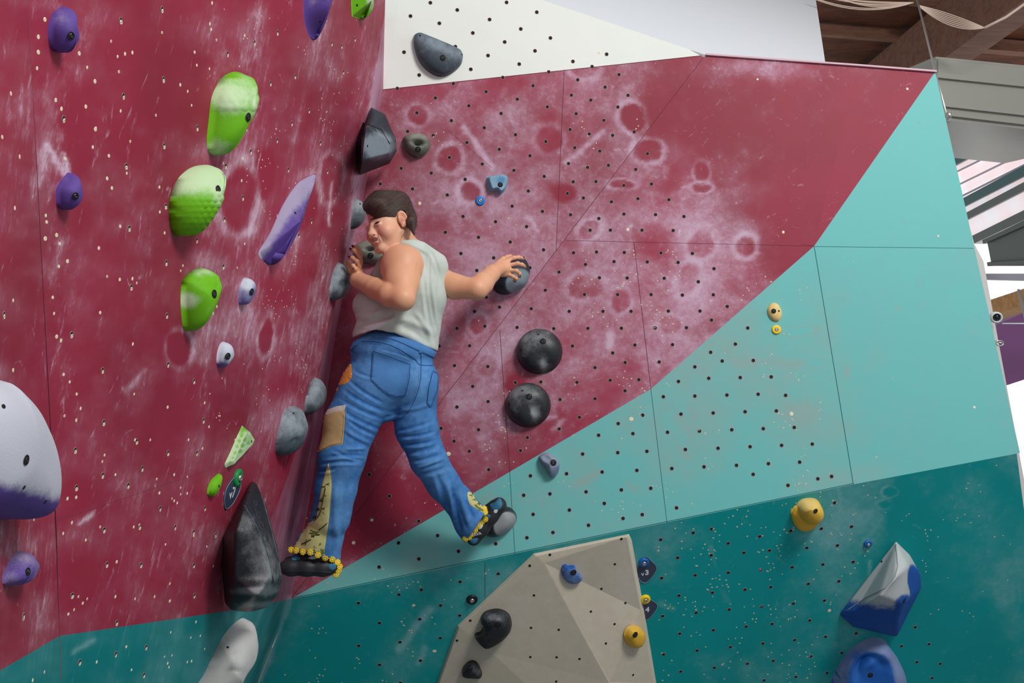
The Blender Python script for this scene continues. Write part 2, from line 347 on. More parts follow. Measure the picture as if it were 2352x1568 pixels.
reg(820, 180, 5.228, [(485,122),(1157,62),(941,235),(1550,160),(1343,329),(719,414),(1133,507),(1730,421),(608,637),(914,686),(1527,594),(1320,772),(1707,852),(1108,950),(530,1080),(891,1137),(1505,1029),(280,1267),(1297,1213),(666,1327),(1083,1398)])
reg(700, 0, 3.92, [(1131,25),(952,145),(1373,90),(1212,210),(1817,22),(1664,176),(1513,297),(2089,110),(1945,261),(2212,342),(1800,378),(894,470),(1356,420),(1650,500),(2073,458),(1030,676),(1931,577),(1495,624),(2197,648),(1783,698),(1338,751),(835,798),(1633,825),(1177,883),(1478,952),(1914,893),(2055,772),(2184,962)])
reg(640, 720, 2.45, [(510,905),(623,1027),(523,1157),(422,1290),(789,1167),(674,1290),(566,1425),(790,1380),(1012,1336),(1222,1294)])
LH = []
reg(0, 0, 1.96, [(543,90),(729,40),(735,355),(555,430),(286,533),(887,573),(738,653),(567,745),(1128,680),(1015,745),(745,925),(581,1025),(1009,985),(885,1078),(747,1180),(1092,887),(1004,1197),(590,1290),(750,1417),(957,1400),(321,1503),(1145,190),(1024,240),(17,1415)], LH)
reg(0, 800, 2.042, [(485,345),(352,475),(787,487),(922,487),(480,592),(666,560),(600,640),(357,650),(487,848),(654,833),(907,858),(820,835),(500,1010),(660,1012),(908,1013),(338,1155),(110,1252),(546,1283),(910,1155),(542,1430),(684,1397),(674,1528),(373,1468),(480,100),(787,72),(909,150),(953,335),(640,433),(750,747),(1010,872),(960,745)], LH)
reg(380, 0, 2.45, [(629,180),(350,297),(500,238),(728,425),(590,465),(177,713),(807,618),(627,785),(480,850),(710,690),(690,950),(337,937),(432,1112),(333,1228),(177,1345),(1065,215),(935,240),(990,255),(1000,400),(870,800),(910,960),(820,1240),(750,1320)], LH)
SL = [(25,215),(5,315),(45,360),(88,85),(88,120),(85,157),(103,45),(200,155),(182,123),(218,187),(255,95),(270,130),(287,124),(304,121),(273,165),(372,75),(487,7),(482,55),(485,68),(497,92),(562,82),(447,120),(452,150),(481,158),(414,195),(431,210),(440,242),(358,265),(299,325),(277,255),(197,245),(220,295),(219,297),(128,230),(141,250),(213,338),(250,358),(246,410),(257,432),(291,398),(366,430),(367,487),(378,535),(276,520),(150,365),(34,478),(105,495),(107,510),(104,548),(130,540),(137,560),(227,570),(155,600),(135,612),(121,683),(30,690),(246,635),(124,720),(130,773),(140,782),(275,642),(304,640),(314,650),(230,718),(305,790),(420,610),(415,622),(485,690),(472,735),(498,704),(567,300),(513,375),(558,365),(555,415),(562,560),(545,615),
      (30,850),(146,860),(160,877),(176,905),(148,955),(185,938),(175,965),(235,1060),(240,1045),(385,935),(308,905),(310,1010),(265,1090),(155,1145),(175,1142),(78,1193),(145,1225),(165,1200),(197,1240),(230,1210),(190,1385),(180,1370),(200,1375),(170,1400),(157,1410),(265,1370),(268,1290),(310,1375),(355,1370),(390,1340),(390,1380),(345,1010),(433,1010),(465,1030),(480,980),(505,955),(470,925),(540,1010),(430,1133),(415,1135),(430,1095),(395,1145),(400,1150),(407,1155),(360,1100),(366,1132),(307,1210),(320,1205),(445,1230),(495,1230),(475,1255),(490,1300),(400,1090),(415,1120),(380,1250),(102,1543),(75,1562),(222,1520),(290,1485),(302,1538),(378,1508),(385,1523),(388,1532),(395,1505),(430,1520),(440,1518),(392,1452),(450,1428),(438,1464),(460,1460),(470,1490)]
def inside(poly, x, y):
    c = False; n = len(poly)
    for i in range(n):
        x0, y0 = poly[i]; x1, y1 = poly[(i + 1) % n]
        if (y0 > y) != (y1 > y) and x < (x1 - x0) * (y - y0) / (y1 - y0) + x0: c = not c
    return c

def wall(name, regions, step=0.009, seams=(), thick=0.02, extra_marks=None, holes=(), screws=(), hole_r=0.0075, screw_r=0.0034, seam_m=None):
    """regions: (plane, convex pixel polygon, material). Every region becomes a fine grid clipped to its outline."""
    V, Fc, MI, UV, CH = [], [], [], [], []
    mats = []
    for pl, poly, mt in regions:
        if mt not in mats: mats.append(mt)
        mi = mats.index(mt)
        pts = [pl.hit(*q) for q in poly]
        L = np.array([pl.loc(p) for p in pts])
        lo, hi = L.min(0), L.max(0)
        nx = max(2, int((hi[0] - lo[0]) / step)); ny = max(2, int((hi[1] - lo[1]) / step))
        bm = bmesh.new()
        bmesh.ops.create_grid(bm, x_segments=nx, y_segments=ny, size=0.5)
        for v in bm.verts: v.co = Vector((lo[0] + (v.co.x + .5) * (hi[0] - lo[0]), lo[1] + (v.co.y + .5) * (hi[1] - lo[1]), 0))
        c = L.mean(0)
        for i in range(len(L)):
            a, b = L[i], L[(i + 1) % len(L)]
            d = b - a; nn = Vector((d[1], -d[0], 0)).normalized()
            if nn.dot(Vector((c[0] - a[0], c[1] - a[1], 0))) > 0: nn = -nn
            bmesh.ops.bisect_plane(bm, geom=bm.verts[:] + bm.edges[:] + bm.faces[:], plane_co=(a[0], a[1], 0), plane_no=nn, clear_outer=True)
        base = len(V)
        co = np.array([v.co[:] for v in bm.verts]); bm.verts.index_update()
        W = pl.o + co[:, :1] * pl.u + co[:, 1:2] * pl.v
        V.append(W); UV.append(co[:, :2])
        d = W - CAM; zz = d @ FWD
        CH.append(chalk_at(1176 + F * (d @ RGT) / zz, 784 - F * (d @ UPV) / zz))
        off = sum(len(x) for x in V[:-1])
        for f in bm.faces:
            Fc.append([off + v.index for v in f.verts]); MI.append(mi)
        bm.free()
    # every region's outline faces outward
    # bolt holes and bare screw holes
    def which(x, y):
        for pl, poly, mt in regions:
            if inside(poly, x, y): return pl, mt
        return None, None
    hb = MB(); sb = MB()
    for x, y in holes:
        pl, mt = which(x, y)
        if pl is None: continue
        c = pl.hit(x, y)
        hb.prof(c, pl.n, [(hole_r * 1.22, 0.0), (hole_r * 1.2, 0.0008), (hole_r * 1.02, 0.0008)], 12, 1, cap=False, U=pl.u)
        hb.prof(c, pl.n, [(hole_r * 1.03, 0.0008), (hole_r * 0.9, 0.0003)], 12, 0, cap=True, U=pl.u)
    for x, y, r in screws:
        pl, mt = which(x, y)
        if pl is None: continue
        c = pl.hit(x, y)
        sb.prof(c, pl.n, [(r, 0.0), (r * .85, 0.0007), (r * .35, 0.0008)], 10, 0, cap=False, ex=random.uniform(.8, 1.2), U=pl.u)
        sb.prof(c, pl.n, [(r * .36, 0.0008), (r * .3, 0.0004)], 8, 1 if r < .004 else 0, cap=True, U=pl.u)
    sm = MB()
    for q in seams:
        pl, a, b, wd = q[:4]
        sm.box(pl.hit(*a), pl.hit(*b), pl.n, wd * .7, 0.0012, len(q) - 4)
    nm = len(mats)
    for mb_, off_ in ((hb, nm), (sb, nm + 2), (sm, nm + 4)):
        if not mb_.v: continue
        base = sum(len(x) for x in V)
        V.append(np.array(mb_.v)); UV.append(np.zeros((len(mb_.v), 2))); CH.append(np.zeros(len(mb_.v)))
        for f, m_ in zip(mb_.f, mb_.m): Fc.append([base + i for i in f]); MI.append(off_ + m_)
    V = np.vstack(V); UV = np.vstack(UV); CH = np.concatenate(CH)
    me = bpy.data.meshes.new(name); me.from_pydata(V.tolist(), [], Fc)
    me.polygons.foreach_set('material_index', MI); me.update()
    uvl = me.uv_layers.new(name='UVMap'); li = np.zeros(len(me.loops), dtype=np.int32); me.loops.foreach_get('vertex_index', li)
    uvl.data.foreach_set('uv', UV[li].astype(np.float32).ravel())
    fattr(me, 'chalk', CH)
    o = link(name, me, [M[x] for x in mats] + [M['hole'], M['ring'], M['wood'], M['hole'], seam_m or M['seam'], M['seam_t']]); tag(o, kind='structure')
    return o
random.seed(5)
def scat(n, poly, rlo, rhi):
    xs = [p[0] for p in poly]; ys = [p[1] for p in poly]; out = []
    while len(out) < n:
        if out and random.random() < .45:
            x = out[-1][0] + random.uniform(-22, 22); y = out[-1][1] + random.uniform(-22, 22)
        else: x, y = random.uniform(min(xs), max(xs)), random.uniform(min(ys), max(ys))
        if inside(poly, x, y): out.append((x, y, random.uniform(rlo, rhi)))
    return out
L2 = [(880, 205), (835, 440), (775, 720), (746, 916), (700, 1200), (667, 1376)]
# back wall, upper left facet (white above, magenta below), lower right facet (magenta over aqua)
B1red = [(880, 205), (1620, 126), (667, 1376), (700, 1200), (746, 916), (775, 720), (835, 440)]
B1redA = [(880, 205), (1620, 126), (1000, 939.5), (746, 916), (775, 720), (835, 440)]
def toB(y0, y1): pass
crs = lambda y: 1620 - (y - 126) * (1620 - 667) / 1250.0
B1parts = []
ys = [205] + [q[1] for q in L2[1:]]
B1parts.append([(880, 205), (1620, 126), (crs(205), 205)])
for (xa, ya), (xb, yb) in zip(L2[:-1], L2[1:]):
    B1parts.append([(xa, ya), (crs(ya), ya), (crs(yb), yb), (xb, yb)])
white_poly = [(880, 205), (1620, 126), (1215, -10), (1100, -260), (960, -260), (918, 0)]
allB1 = [(880, 205), (1620, 126), (667, 1376), (700, 1200), (746, 916), (775, 720)]
allB2 = [(1620, 126), (2148, 165), (1870, 565), (1495, 893), (667, 1376)]
allAq = [(690, 1368), (1495, 893), (1870, 565), (1960, 1112)]
scrB = scat(60, allB1, .0022, .0036) + scat(150, [(1300, 560), (1870, 565), (1495, 893), (700, 1350)], .0022, .0036) + scat(110, [(690, 1368), (1495, 893), (1870, 640), (1960, 1112)], .0018, .0032) + [(1442, 527, .008), (1799, 533, .007), (1740, 182, .005), (964, 467, .008), (1030, 1042, .009), (1450, 962, .009), (1376, 121, .006), (854, 1194, .007), (812, 1246, .007), (1818, 950, .009)]
HB = [h for h in HOLES]
wb = wall('wall_back', [(B1, p, 'red') for p in B1parts] + [(B1, [(880, 205), (1620, 126), (1215, -10), (918, 0)], 'white'), (B1, [(918, 0), (1215, -10), (1100, -260), (960, -260)], 'white'),
      (B2, [(1620, 126), (1970, 152), (1870, 565), (1300, 546)], 'red'),
      (B2, [(1300, 546), (1870, 565), (1495, 893), (1150, 742)], 'red'),
      (B2, [(1150, 742), (1495, 893), (1115, 1116), (963, 988)], 'red'),
      (B2, [(963, 988), (1115, 1116), (667, 1376)], 'red'),
      (B2, [(1870, 565), (1960, 1112), (1531, 1199.5), (1495, 893)], 'aqua'),
      (B2, [(1495, 893), (1531, 1199.5), (1183, 1270.5), (1115, 1116)], 'aqua'),
      (B2, [(1115, 1116), (1183, 1270.5), (667, 1376)], 'aqua')],
      seams=[(B1, (1620, 126), (667, 1376), .003), (B2, (1300, 552), (1870, 565), .002), (B2, (1456, 556), (1495, 893), .003), (B2, (1495, 893), (1532, 1200), .003, 1), (B1, (1296, 160), (1277, 583), .003), (B2, (1148, 757), (1171, 1086), .003), (B2, (1171, 1086), (1183, 1274), .003, 1),
             (B2, (1190, 663), (1215, 665), .003), (B1, (880, 206), (1620, 127), .003), (B2, (1870, 565), (1960, 1112), .004, 1), (B1, (1030, 300), (1130, 385), .001), (B2, (667, 1374), (1960, 1110), .004, 1), (B2, (1840, 560), (1870, 565), .001)],
      holes=HB, screws=scrB)
wr = wall('wall_right', [(B3, [(1970, 152), (2148, 165), (1870, 565)], 'red'), (B3, [(2148, 165), (2235, 555), (1870, 565)], 'aqua'), (B3, [(1870, 565), (2235, 555), (2343, 1040), (1960, 1112)], 'aqua')],
      seams=[(B3, (1872, 566), (2236, 570), .0025)], holes=HB, screws=[(2084, 204, .006), (2155, 542, .005), (2238, 935, .006), (2013, 1050, .003), (1960, 600, .002), (2050, 870, .002)], seam_m=M['seam_t'])
tealB = [(667, 1376), (1960, 1112), (2343, 1040), (2352, 1170), (2440, 1850), (490, 1850)]
scrT = scat(230, [(1500, 1210), (1960, 1115), (2020, 1240), (1900, 1400), (1860, 1600), (1510, 1600)], .0024, .004) + scat(60, [(700, 1380), (1160, 1290), (1050, 1420), (1000, 1590), (600, 1590)], .0022, .004) + scat(40, [(1950, 1120), (2330, 1060), (2350, 1500), (2150, 1560), (2120, 1300)], .0022, .0035) + [(1905, 1402, .009), (998, 1495, .008), (950, 1390, .007)]
wl = wall('wall_back_lower', [(CT, tealB, 'teal')], seams=[(CT, (1114, 1290), (1114, 1370), .003)], holes=HB, screws=scrT, seam_m=M['seam_t'])
# left wall: seam (S) on the near side, outer edge L1, then the rubbed return strip to the inner corner L2
S = [(55, -120), (80, 300), (105, 765), (130, 1220), (137, 1460), (139, 1560), (142, 1720), (165, 2400)]
L1 = [(888, -120), (884, 30), (851, 240), (825, 408), (806, 525), (782, 640), (752, 780), (722, 900), (690, 1010), (640, 1152), (585, 1280), (548, 1399), (505, 1568), (468, 1720), (300, 2400)]
def at_y(pl, y):
    for (xa, ya), (xb, yb) in zip(pl[:-1], pl[1:]):
        if ya <= y <= yb: return xa + (xb - xa) * (y - ya) / (yb - ya)
    return pl[-1][0]
ylev = sorted(set([q[1] for q in L1] + [-120, 300, 765, 1220]))
regL = []
ylev = [y for y in ylev if y <= 1399]
for ya, yb in zip(ylev[:-1], ylev[1:]):
    a, b = (at_y(S, ya), ya), (at_y(L1, ya), ya); c, d = (at_y(L1, yb), yb), (at_y(S, yb), yb)
    if yb == 1399: d = (137, 1460)
    regL.append((LA, [a, b, c, d], 'red_l'))
regL.append((LA, [(137, 1460), (548, 1399), (505, 1568), (139, 1560)], 'teal_l'))
regL.append((LA, [(139, 1560), (505, 1568), (468, 1720), (142, 1720)], 'teal_l'))
regL.append((LA, [(142, 1720), (468, 1720), (380, 2080), (160, 2250)], 'teal_l'))
S0 = [(-160, -120), (55, -120), (80, 300), (105, 765), (130, 1220), (137, 1460), (-160, 1632)]
regL += [(L0, [(-160, -120), (55, -120), (80, 300), (-160, 300)], 'red_l'), (L0, [(-160, 300), (80, 300), (105, 765), (-160, 765)], 'red_l'),
         (L0, [(-160, 765), (105, 765), (130, 1220), (-160, 1220)], 'red_l'), (L0, [(-160, 1220), (130, 1220), (137, 1460), (-160, 1632)], 'red_l'),
         (L0, [(-160, 1632), (137, 1460), (142, 1720), (-160, 1720)], 'teal_l'), (L0, [(-160, 1720), (142, 1720), (160, 2250), (-160, 2450)], 'teal_l')]
scrL = [(x, y, random.uniform(.0038, .0052)) for x, y in SL] + [(x + 1, y + 5, .0055) for x, y in LH] + scat(150, [(480, 0), (870, 0), (800, 500), (720, 880), (640, 1100), (400, 1100), (560, 600)], .0018, .003) + scat(30, [(600, 700), (760, 600), (700, 900), (600, 1000)], .002, .003)
wleft = wall('wall_left', regL, step=.008, seams=[(LA, S[0], S[1], .002), (LA, S[1], S[2], .002), (LA, S[2], S[3], .002), (LA, S[3], S[4], .003), (LA, S[4], S[5], .004), (LA, (130, 1195), (480, 1078), .0012)], holes=LH, screws=scrL, hole_r=.0055, seam_m=M['seam_l'])
# return strip (rubbed pale edge), its lower part and the white side above
def strip(name, A, Bq, plA, plB, mt, n=5):
    V, Fc, uv = [], [], []
    for i, (a, b) in enumerate(zip(A, Bq)):
        pa, pb = plA.hit(*a), plB.hit(*b)
        for k in range(n + 1): V.append(pa + (pb - pa) * k / n)
    m = n + 1
    for i in range(len(A) - 1):
        for k in range(n): Fc.append([i * m + k, i * m + k + 1, (i + 1) * m + k + 1, (i + 1) * m + k])
    me = bpy.data.meshes.new(name); me.from_pydata([v.tolist() for v in V], [], Fc); me.update()
    bm = bmesh.new(); bm.from_mesh(me); bmesh.ops.subdivide_edges(bm, edges=bm.edges[:], cuts=5, use_grid_fill=True); bm.to_mesh(me); bm.free()
    co = np.array([v.co[:] for v in me.vertices]); d = co - CAM; z = d @ FWD
    fattr(me, 'chalk', chalk_at(1176 + F * (d @ RGT) / z, 784 - F * (d @ UPV) / z) + 0.15)
    uvl = me.uv_layers.new(name='UVMap'); li = np.zeros(len(me.loops), dtype=np.int32); me.loops.foreach_get('vertex_index', li)
    uvl.data.foreach_set('uv', co[li][:, [1, 2]].astype(np.float32).ravel())
    return tag(link(name, me, M[mt]), kind='structure')
E2 = [(884, 30), (880, 205)] + L2[1:]
yy = [30, 120, 205, 300, 408, 525, 640, 780, 900, 1010, 1152, 1280, 1376]
strip('wall_corner', [(at_y(L1, y), y) if y < 1376 else (548, 1399) for y in yy], [(at_y(E2, y) + (2.5 if y > 205 else 0), y) for y in yy], LA, B1, 'red_s')
strip('wall_corner_lower', [(548, 1399), (505, 1568), (468, 1720), (380, 2080)], [(670, 1374), (592, 1568), (548, 1680), (500, 1850)], LA, CT, 'teal_l')
strip('wall_corner_upper', [(888, -120), (884, 0), (882, 120), (880, 205)], [(940, -120), (918, 0), (896, 120), (880.5, 206)], B1, B1, 'white')
# grey upper panel
g = MB(); g.slab([GR.hit(*q) for q in [(1215, -10), (1620, 126), (1898, 160), (1850, -160), (780, -160)]], GR.n, .03)
tag(g.build('wall_upper', M['greyw']), kind='structure')
# top edge of the wall (chalked ledge) : thin timber lip
t_ = MB(); t_.box(B2.hit(1620, 126), B2.hit(1970, 151), B2.n, .008, .02); t_.box(B3.hit(1970, 151), B3.hit(2150, 165), B3.n, .008, .02)
tag(t_.build('trim_1', mat('chalky_ledge', rgb(206, 170, 182), .8)), kind='structure')
# ------------------------------------------------------------------ climbing holds
def holdmat(name, base, top=None, chalk=(0.62, 0.65, 0.68), rough=0.65, speck=0.15, cover=0.85):
    """resin body colour, chalk where the 'chalk' attribute says"""
    m = mat(name, base, rough, 0, .35); t = NT(m)
    tc = t.n('ShaderNodeTexCoord').outputs['Object']
    at = t.n('ShaderNodeAttribute', attribute_name='chalk').outputs['Fac']
    n1 = t.noise(22, 6, .65, tc); n2 = t.noise(260, 3, .7, tc)
    s = t.math('ADD', at, t.math('MULTIPLY_ADD', n1, 1.1, -0.55))
    s = t.math('ADD', s, t.math('MULTIPLY_ADD', n2, .5, -0.25))
    f = t.math('MULTIPLY', t.sstep(s, -0.1, 0.75), cover)
    f = t.math('ADD', f, t.math('MULTIPLY', t.sstep(n2, .62, .8), speck), clamp=True)
    t.l(t.mix(f, (*base, 1), (*chalk, 1)), t.b.inputs['Base Color'])
    t.bump(n2, .25, .002)
    return m
H = {
 'green': holdmat('lime_resin', rgb(104, 178, 10), chalk=rgb(196, 218, 180)),
 'purple': holdmat('purple_resin', rgb(88, 62, 142), chalk=rgb(164, 154, 180), speck=.1),
 'lilac': holdmat('lilac_resin', rgb(104, 94, 156), chalk=rgb(206, 212, 224)),
 'grey': holdmat('grey_resin', rgb(66, 78, 86), chalk=rgb(160, 172, 180), speck=.35),
 'black': holdmat('charcoal_resin', rgb(38, 40, 44), chalk=rgb(150, 154, 158), speck=.14, rough=.42),
 'navy': holdmat('dark_blue_grey_resin', rgb(34, 44, 54), chalk=rgb(136, 152, 162), speck=.2),
 'slate': holdmat('slate_resin', rgb(60, 70, 80), chalk=rgb(130, 144, 156), speck=.1),
 'olive': holdmat('grey_green_resin', rgb(96, 98, 88), chalk=rgb(150, 152, 142), speck=.1),
 'ltblue': holdmat('pale_blue_resin', rgb(84, 138, 176), chalk=rgb(150, 180, 196), speck=.1),
 'blue': holdmat('blue_resin', rgb(22, 84, 164), chalk=rgb(168, 184, 204), speck=.05),
 'bluegrey': holdmat('blue_grey_resin', rgb(100, 116, 146), chalk=rgb(150, 160, 176), speck=.1),
 'yellow': holdmat('yellow_resin', rgb(224, 176, 50), chalk=rgb(214, 190, 120), speck=.05),
 'cream': holdmat('cream_resin', rgb(222, 190, 120), chalk=rgb(226, 206, 160), speck=.05),
 'dish': holdmat('grey_worn_resin', rgb(96, 112, 122), chalk=rgb(150, 166, 176), speck=.3, rough=.7),
 'bigw': holdmat('purple_resin_chalked', rgb(84, 62, 138), chalk=rgb(204, 208, 216), speck=.1),
 'wedge': holdmat('blue_resin_worn', rgb(18, 78, 160), chalk=rgb(184, 190, 190), speck=.06, cover=.95),
 'dome': holdmat('blue_resin_dusty', rgb(20, 88, 170), chalk=rgb(120, 136, 172), speck=.06),
 'ghost': holdmat('white_grey_resin', rgb(150, 152, 150), chalk=rgb(206, 206, 204), speck=.1),
}
def smooth_poly(pts, n=72, sharp=False):
    """closed Catmull-Rom through the outline, resampled to n points (or straight edges when sharp)"""
    P_ = np.array(pts, float); k = len(P_); out = []
    for i in range(k):
        p0, p1, p2, p3 = P_[(i - 1) % k], P_[i], P_[(i + 1) % k], P_[(i + 2) % k]
        for t in np.linspace(0, 1, 12, endpoint=False):
            if sharp: out.append(p1 * (1 - t) + p2 * t)
            else: out.append(.5 * (2 * p1 + (p2 - p0) * t + (2 * p0 - 5 * p1 + 4 * p2 - p3) * t * t + (3 * p1 - p0 - 3 * p2 + p3) * t ** 3))
    out = np.array(out); d = np.r_[0, np.cumsum(np.linalg.norm(np.roll(out, -1, 0) - out, axis=1))]
    q = np.linspace(0, d[-1], n, endpoint=False); o2 = np.vstack([out, out[:1]])
    return np.c_[np.interp(q, d, o2[:, 0]), np.interp(q, d, o2[:, 1])]
def bolt(name, c, n, parent, r=.0085, recess=True):
    b = MB()
    b.prof(c, n, [(r * 1.5, .0006), (r * 1.45, .0016), (r, .0016), (r, .0006)], 18, 0, cap=False)
    b.prof(c, n, [(r, .0010), (r * .8, .0012), (r * .72, .003), (r * .4, .003), (r * .36, .0012)], 18, 1, cap=True)
    return b.build(name, [M['black'], M['steel_dark']], parent, True)
def ring_r(r, mode): return r
def mkhold(name, pl, out, apex, Hh, m, label, cat='climbing hold', prof='dome', k=.55, bolts=((None),), rings=22, n=84, chalk=None, relief=None, group=None, sharp=False, pw=2.2, holes=(), bolt_r=.0085, base_k=1.0, lift=0.0, fb=.42):
    """out: outline in the photo; apex: (x, y) of the highest point; Hh: height off the wall in metres"""
    O = smooth_poly(out, n, sharp)
    c2 = O.mean(0)
    a0 = np.array(proj(pl.hit(*c2))); a1 = np.array(proj(pl.hit(*c2) + pl.n * Hh)); g = a1 - a0; gl = np.linalg.norm(g) + 1e-9; g = g / gl
    ext = max((O - c2) @ g) + 1e-9
    strength = min(1.0, gl / ext * 1.2)
    A = pl.hit(apex[0], apex[1], Hh)
    rims, hs = [], []
    side = pl is LA or pl is L0
    if side:
        perp = np.array([-g[1], g[0]]); sc, tc_ = O @ g, O @ perp; Dq = []
        for i in range(n):
            lows = [sc[i]]
            for j in range(n):
                j2 = (j + 1) % n
                if (tc_[j] > tc_[i]) != (tc_[j2] > tc_[i]):
                    lows.append(sc[j] + (sc[j2] - sc[j]) * (tc_[i] - tc_[j]) / (tc_[j2] - tc_[j]))
            Dq.append(sc[i] - min(lows))
        Dq = np.array(Dq); ppm = gl / Hh
        mxh = min(Hh, (1 - fb) * Dq.max() / ppm)
        hq = Dq / Dq.max() * mxh; Hh = mxh * 1.06
        for _ in range(3): hq = (np.roll(hq, 1) + hq * 2 + np.roll(hq, -1)) / 4
    for iq, q in enumerate(O):
        e = (q - c2); e = e / (np.linalg.norm(e) + 1e-9)
        h = hq[iq] if side else Hh * k * strength * max(0.0, e @ g)
        rims.append(pl.hit(q[0], q[1], h + lift)); hs.append(h + lift)
    rims = np.array(rims); hs = np.array(hs)
    V = []
    for p, h in zip(rims, hs): V.append(p - pl.n * h)
    if side: A = np.mean(V, axis=0) + pl.n * Hh
    Au, Av = pl.loc(A)
    R = [rims]
    LU = np.array([pl.loc(p) for p in rims])
    for i in range(rings):
        s = 1 - (i / rings)
        if prof == 'dome': hh = (1 - s ** pw) ** (1 / pw)
        elif prof == 'cone': hh = 1 - s
        elif prof == 'plateau': hh = min(1.0, (1 - s) / .28) ; hh = hh * hh * (3 - 2 * hh) if hh < 1 else 1
        elif prof == 'soft': hh = .5 - .5 * math.cos(math.pi * (1 - s))
        else: hh = prof(s)
        for j in range(n):
            u = Au + (LU[j, 0] - Au) * s; v = Av + (LU[j, 1] - Av) * s
            V.append(pl.pt(u, v, hs[j] + (Hh - hs[j]) * hh))
    V.append(A)
    Fc = []
    for i in range(rings):
        for j in range(n):
            j2 = (j + 1) % n
            Fc.append([i * n + j, i * n + j2, (i + 1) * n + j2, (i + 1) * n + j])
    for j in range(n): Fc.append([rings * n + j, rings * n + (j + 1) % n, (rings + 1) * n])
    V = np.array(V)
    d = V - CAM; zz = d @ FWD; PX = 1176 + F * (d @ RGT) / zz; PY = 784 - F * (d @ UPV) / zz
    if relief is not None:
        dh = relief(PX, PY); dh[:n] = 0
        # outward direction = away from the wall and from the hold's core
        core = A - pl.n * Hh * .9
        dr = V - core; dr /= (np.linalg.norm(dr, axis=1)[:, None] + 1e-9)
        V = V + dr * dh[:, None]
    me = bpy.data.meshes.new(name); me.from_pydata(V.tolist(), [], Fc)
    me.polygons.foreach_set('use_smooth', [True] * len(me.polygons)); me.update()
    # make the faces look outward
    bm = bmesh.new(); bm.from_mesh(me)
    f = max(bm.faces, key=lambda f: f.calc_center_median().dot(Vector(pl.n)))
    if f.normal.dot(Vector(pl.n)) < 0: bmesh.ops.reverse_faces(bm, faces=bm.faces[:])
    bm.to_mesh(me); bm.free()
    ch = chalk(PX, PY) if chalk is not None else np.full(len(V), .25)
    fattr(me, 'chalk', ch)
    o = link(name, me, H[m] if isinstance(m, str) else m)
    if label: tag(o, label, cat, group)
    bv = BVHTree.FromPolygons([Vector(v) for v in V], Fc)
    def hit(x, y):
        dd = Vector(P(x, y, 1.0) - CAM).normalized()
        r = bv.ray_cast(Vector(CAM), dd)
        return (np.array(r[0]), np.array(r[1])) if r[0] is not None else (None, None)
    for b in bolts:
        if b is None: continue
        c, nn = hit(*b)
        if c is None: continue
        if nn @ (CAM - c) < 0: nn = -nn
        nb = nn + pl.n * .8; nb /= np.linalg.norm(nb)
        bolt('bolt', c, nb, o, bolt_r)
    if holes:
        hb = MB()
        for (x, y) in holes:
            c, nn = hit(x, y)
            if c is None: continue
            if nn @ (CAM - c) < 0: nn = -nn
            hb = MB(); hb.prof(c, nn, [(.0042, -.0005), (.0042, .0008)], 10, 0)
            hb.build('screw_hole', M['black'], o)
    o['_'] = 0; del o['_']
    return o, hit
def gz(px, py, cx, cy, rx, ry, a=0):
    a = math.radians(a); c, s = math.cos(a), math.sin(a)
    u = ((px - cx) * c + (py - cy) * s) / rx; v = (-(px - cx) * s + (py - cy) * c) / ry
    return np.exp(-(u * u + v * v))
def disc(px, py, cx, cy, rx, ry, a=0, sh=8):
    a = math.radians(a); c, s = math.cos(a), math.sin(a)
    u = ((px - cx) * c + (py - cy) * s) / rx; v = (-(px - cx) * s + (py - cy) * c) / ry
    return 1 / (1 + np.exp((np.sqrt(u * u + v * v) - 1) * sh))
def honey(cells, depth, r=11.0):
    def f(px, py):
        o = np.zeros_like(px)
        for cx, cy, rr in cells: 
            d = np.hypot(px - cx, (py - cy)) / rr
            o = np.maximum(o, np.clip(1 - d * d, 0, 1) ** .5)
        return o * depth
    return f
def vgrad(y0, y1, v0, v1):
    return lambda px, py: v0 + (v1 - v0) * np.clip((py - y0) / (y1 - y0), 0, 1)

# ---- left wall, purple and lilac screw-ons
mkhold('climbing_hold', LA, [(143,15),(155,22),(170,50),(181,75),(178,95),(155,118),(140,121),(120,115),(112,95),(110,60),(122,30)], (164,82), .05, 'purple', 'small purple teardrop hold at the top left corner of the magenta wall', bolts=[(163, 82)], bolt_r=.0055, chalk=lambda x, y: -.2 + .5 * gz(x, y, 142, 40, 18, 20))
mkhold('climbing_hold', LA, [(158,396),(172,408),(185,430),(190,450),(178,470),(150,482),(133,475),(128,455),(130,430),(145,408)], (174,450), .045, 'purple', 'small purple teardrop hold left of the honeycomb lime hold', bolts=[(173, 450)], bolt_r=.0055, chalk=lambda x, y: -.3 + .5 * gz(x, y, 152, 412, 14, 14))
mkhold('climbing_hold', LA, [(705,-60),(698,-10),(698,40),(706,75),(716,90),(727,90),(742,65),(755,30),(766,-20),(750,-70)], (722,0), .06, 'purple', 'long purple hold hanging in from the top edge of the photo', bolts=[], holes=[(735, 50)], prof='soft', chalk=lambda x, y: -.3 + .6 * gz(x, y, 720, 5, 20, 12, -50))
mkhold('climbing_hold', LA, [(806,-40),(807,10),(808,38),(833,47),(850,32),(858,18),(860,-40)], (830,22), .05, 'green', 'faceted lime hold cut by the top edge beside the wall corner', prof='cone', sharp=True, bolts=[], holes=[(820, 12), (838, 38)], chalk=lambda x, y: -.4 + 1.0 * gz(x, y, 850, 5, 12, 25))
hc = []
def cellgrid(x0, y0, nx, ny, dx, dy, r, sk=0.0):
    o = []
    for j in range(ny):
        for i in range(nx): o.append((x0 + i * dx + (j % 2) * dx / 2 + j * sk, y0 + j * dy, r))
    return o
c1 = cellgrid(505, 185, 5, 5, 19, 15, 10.5)
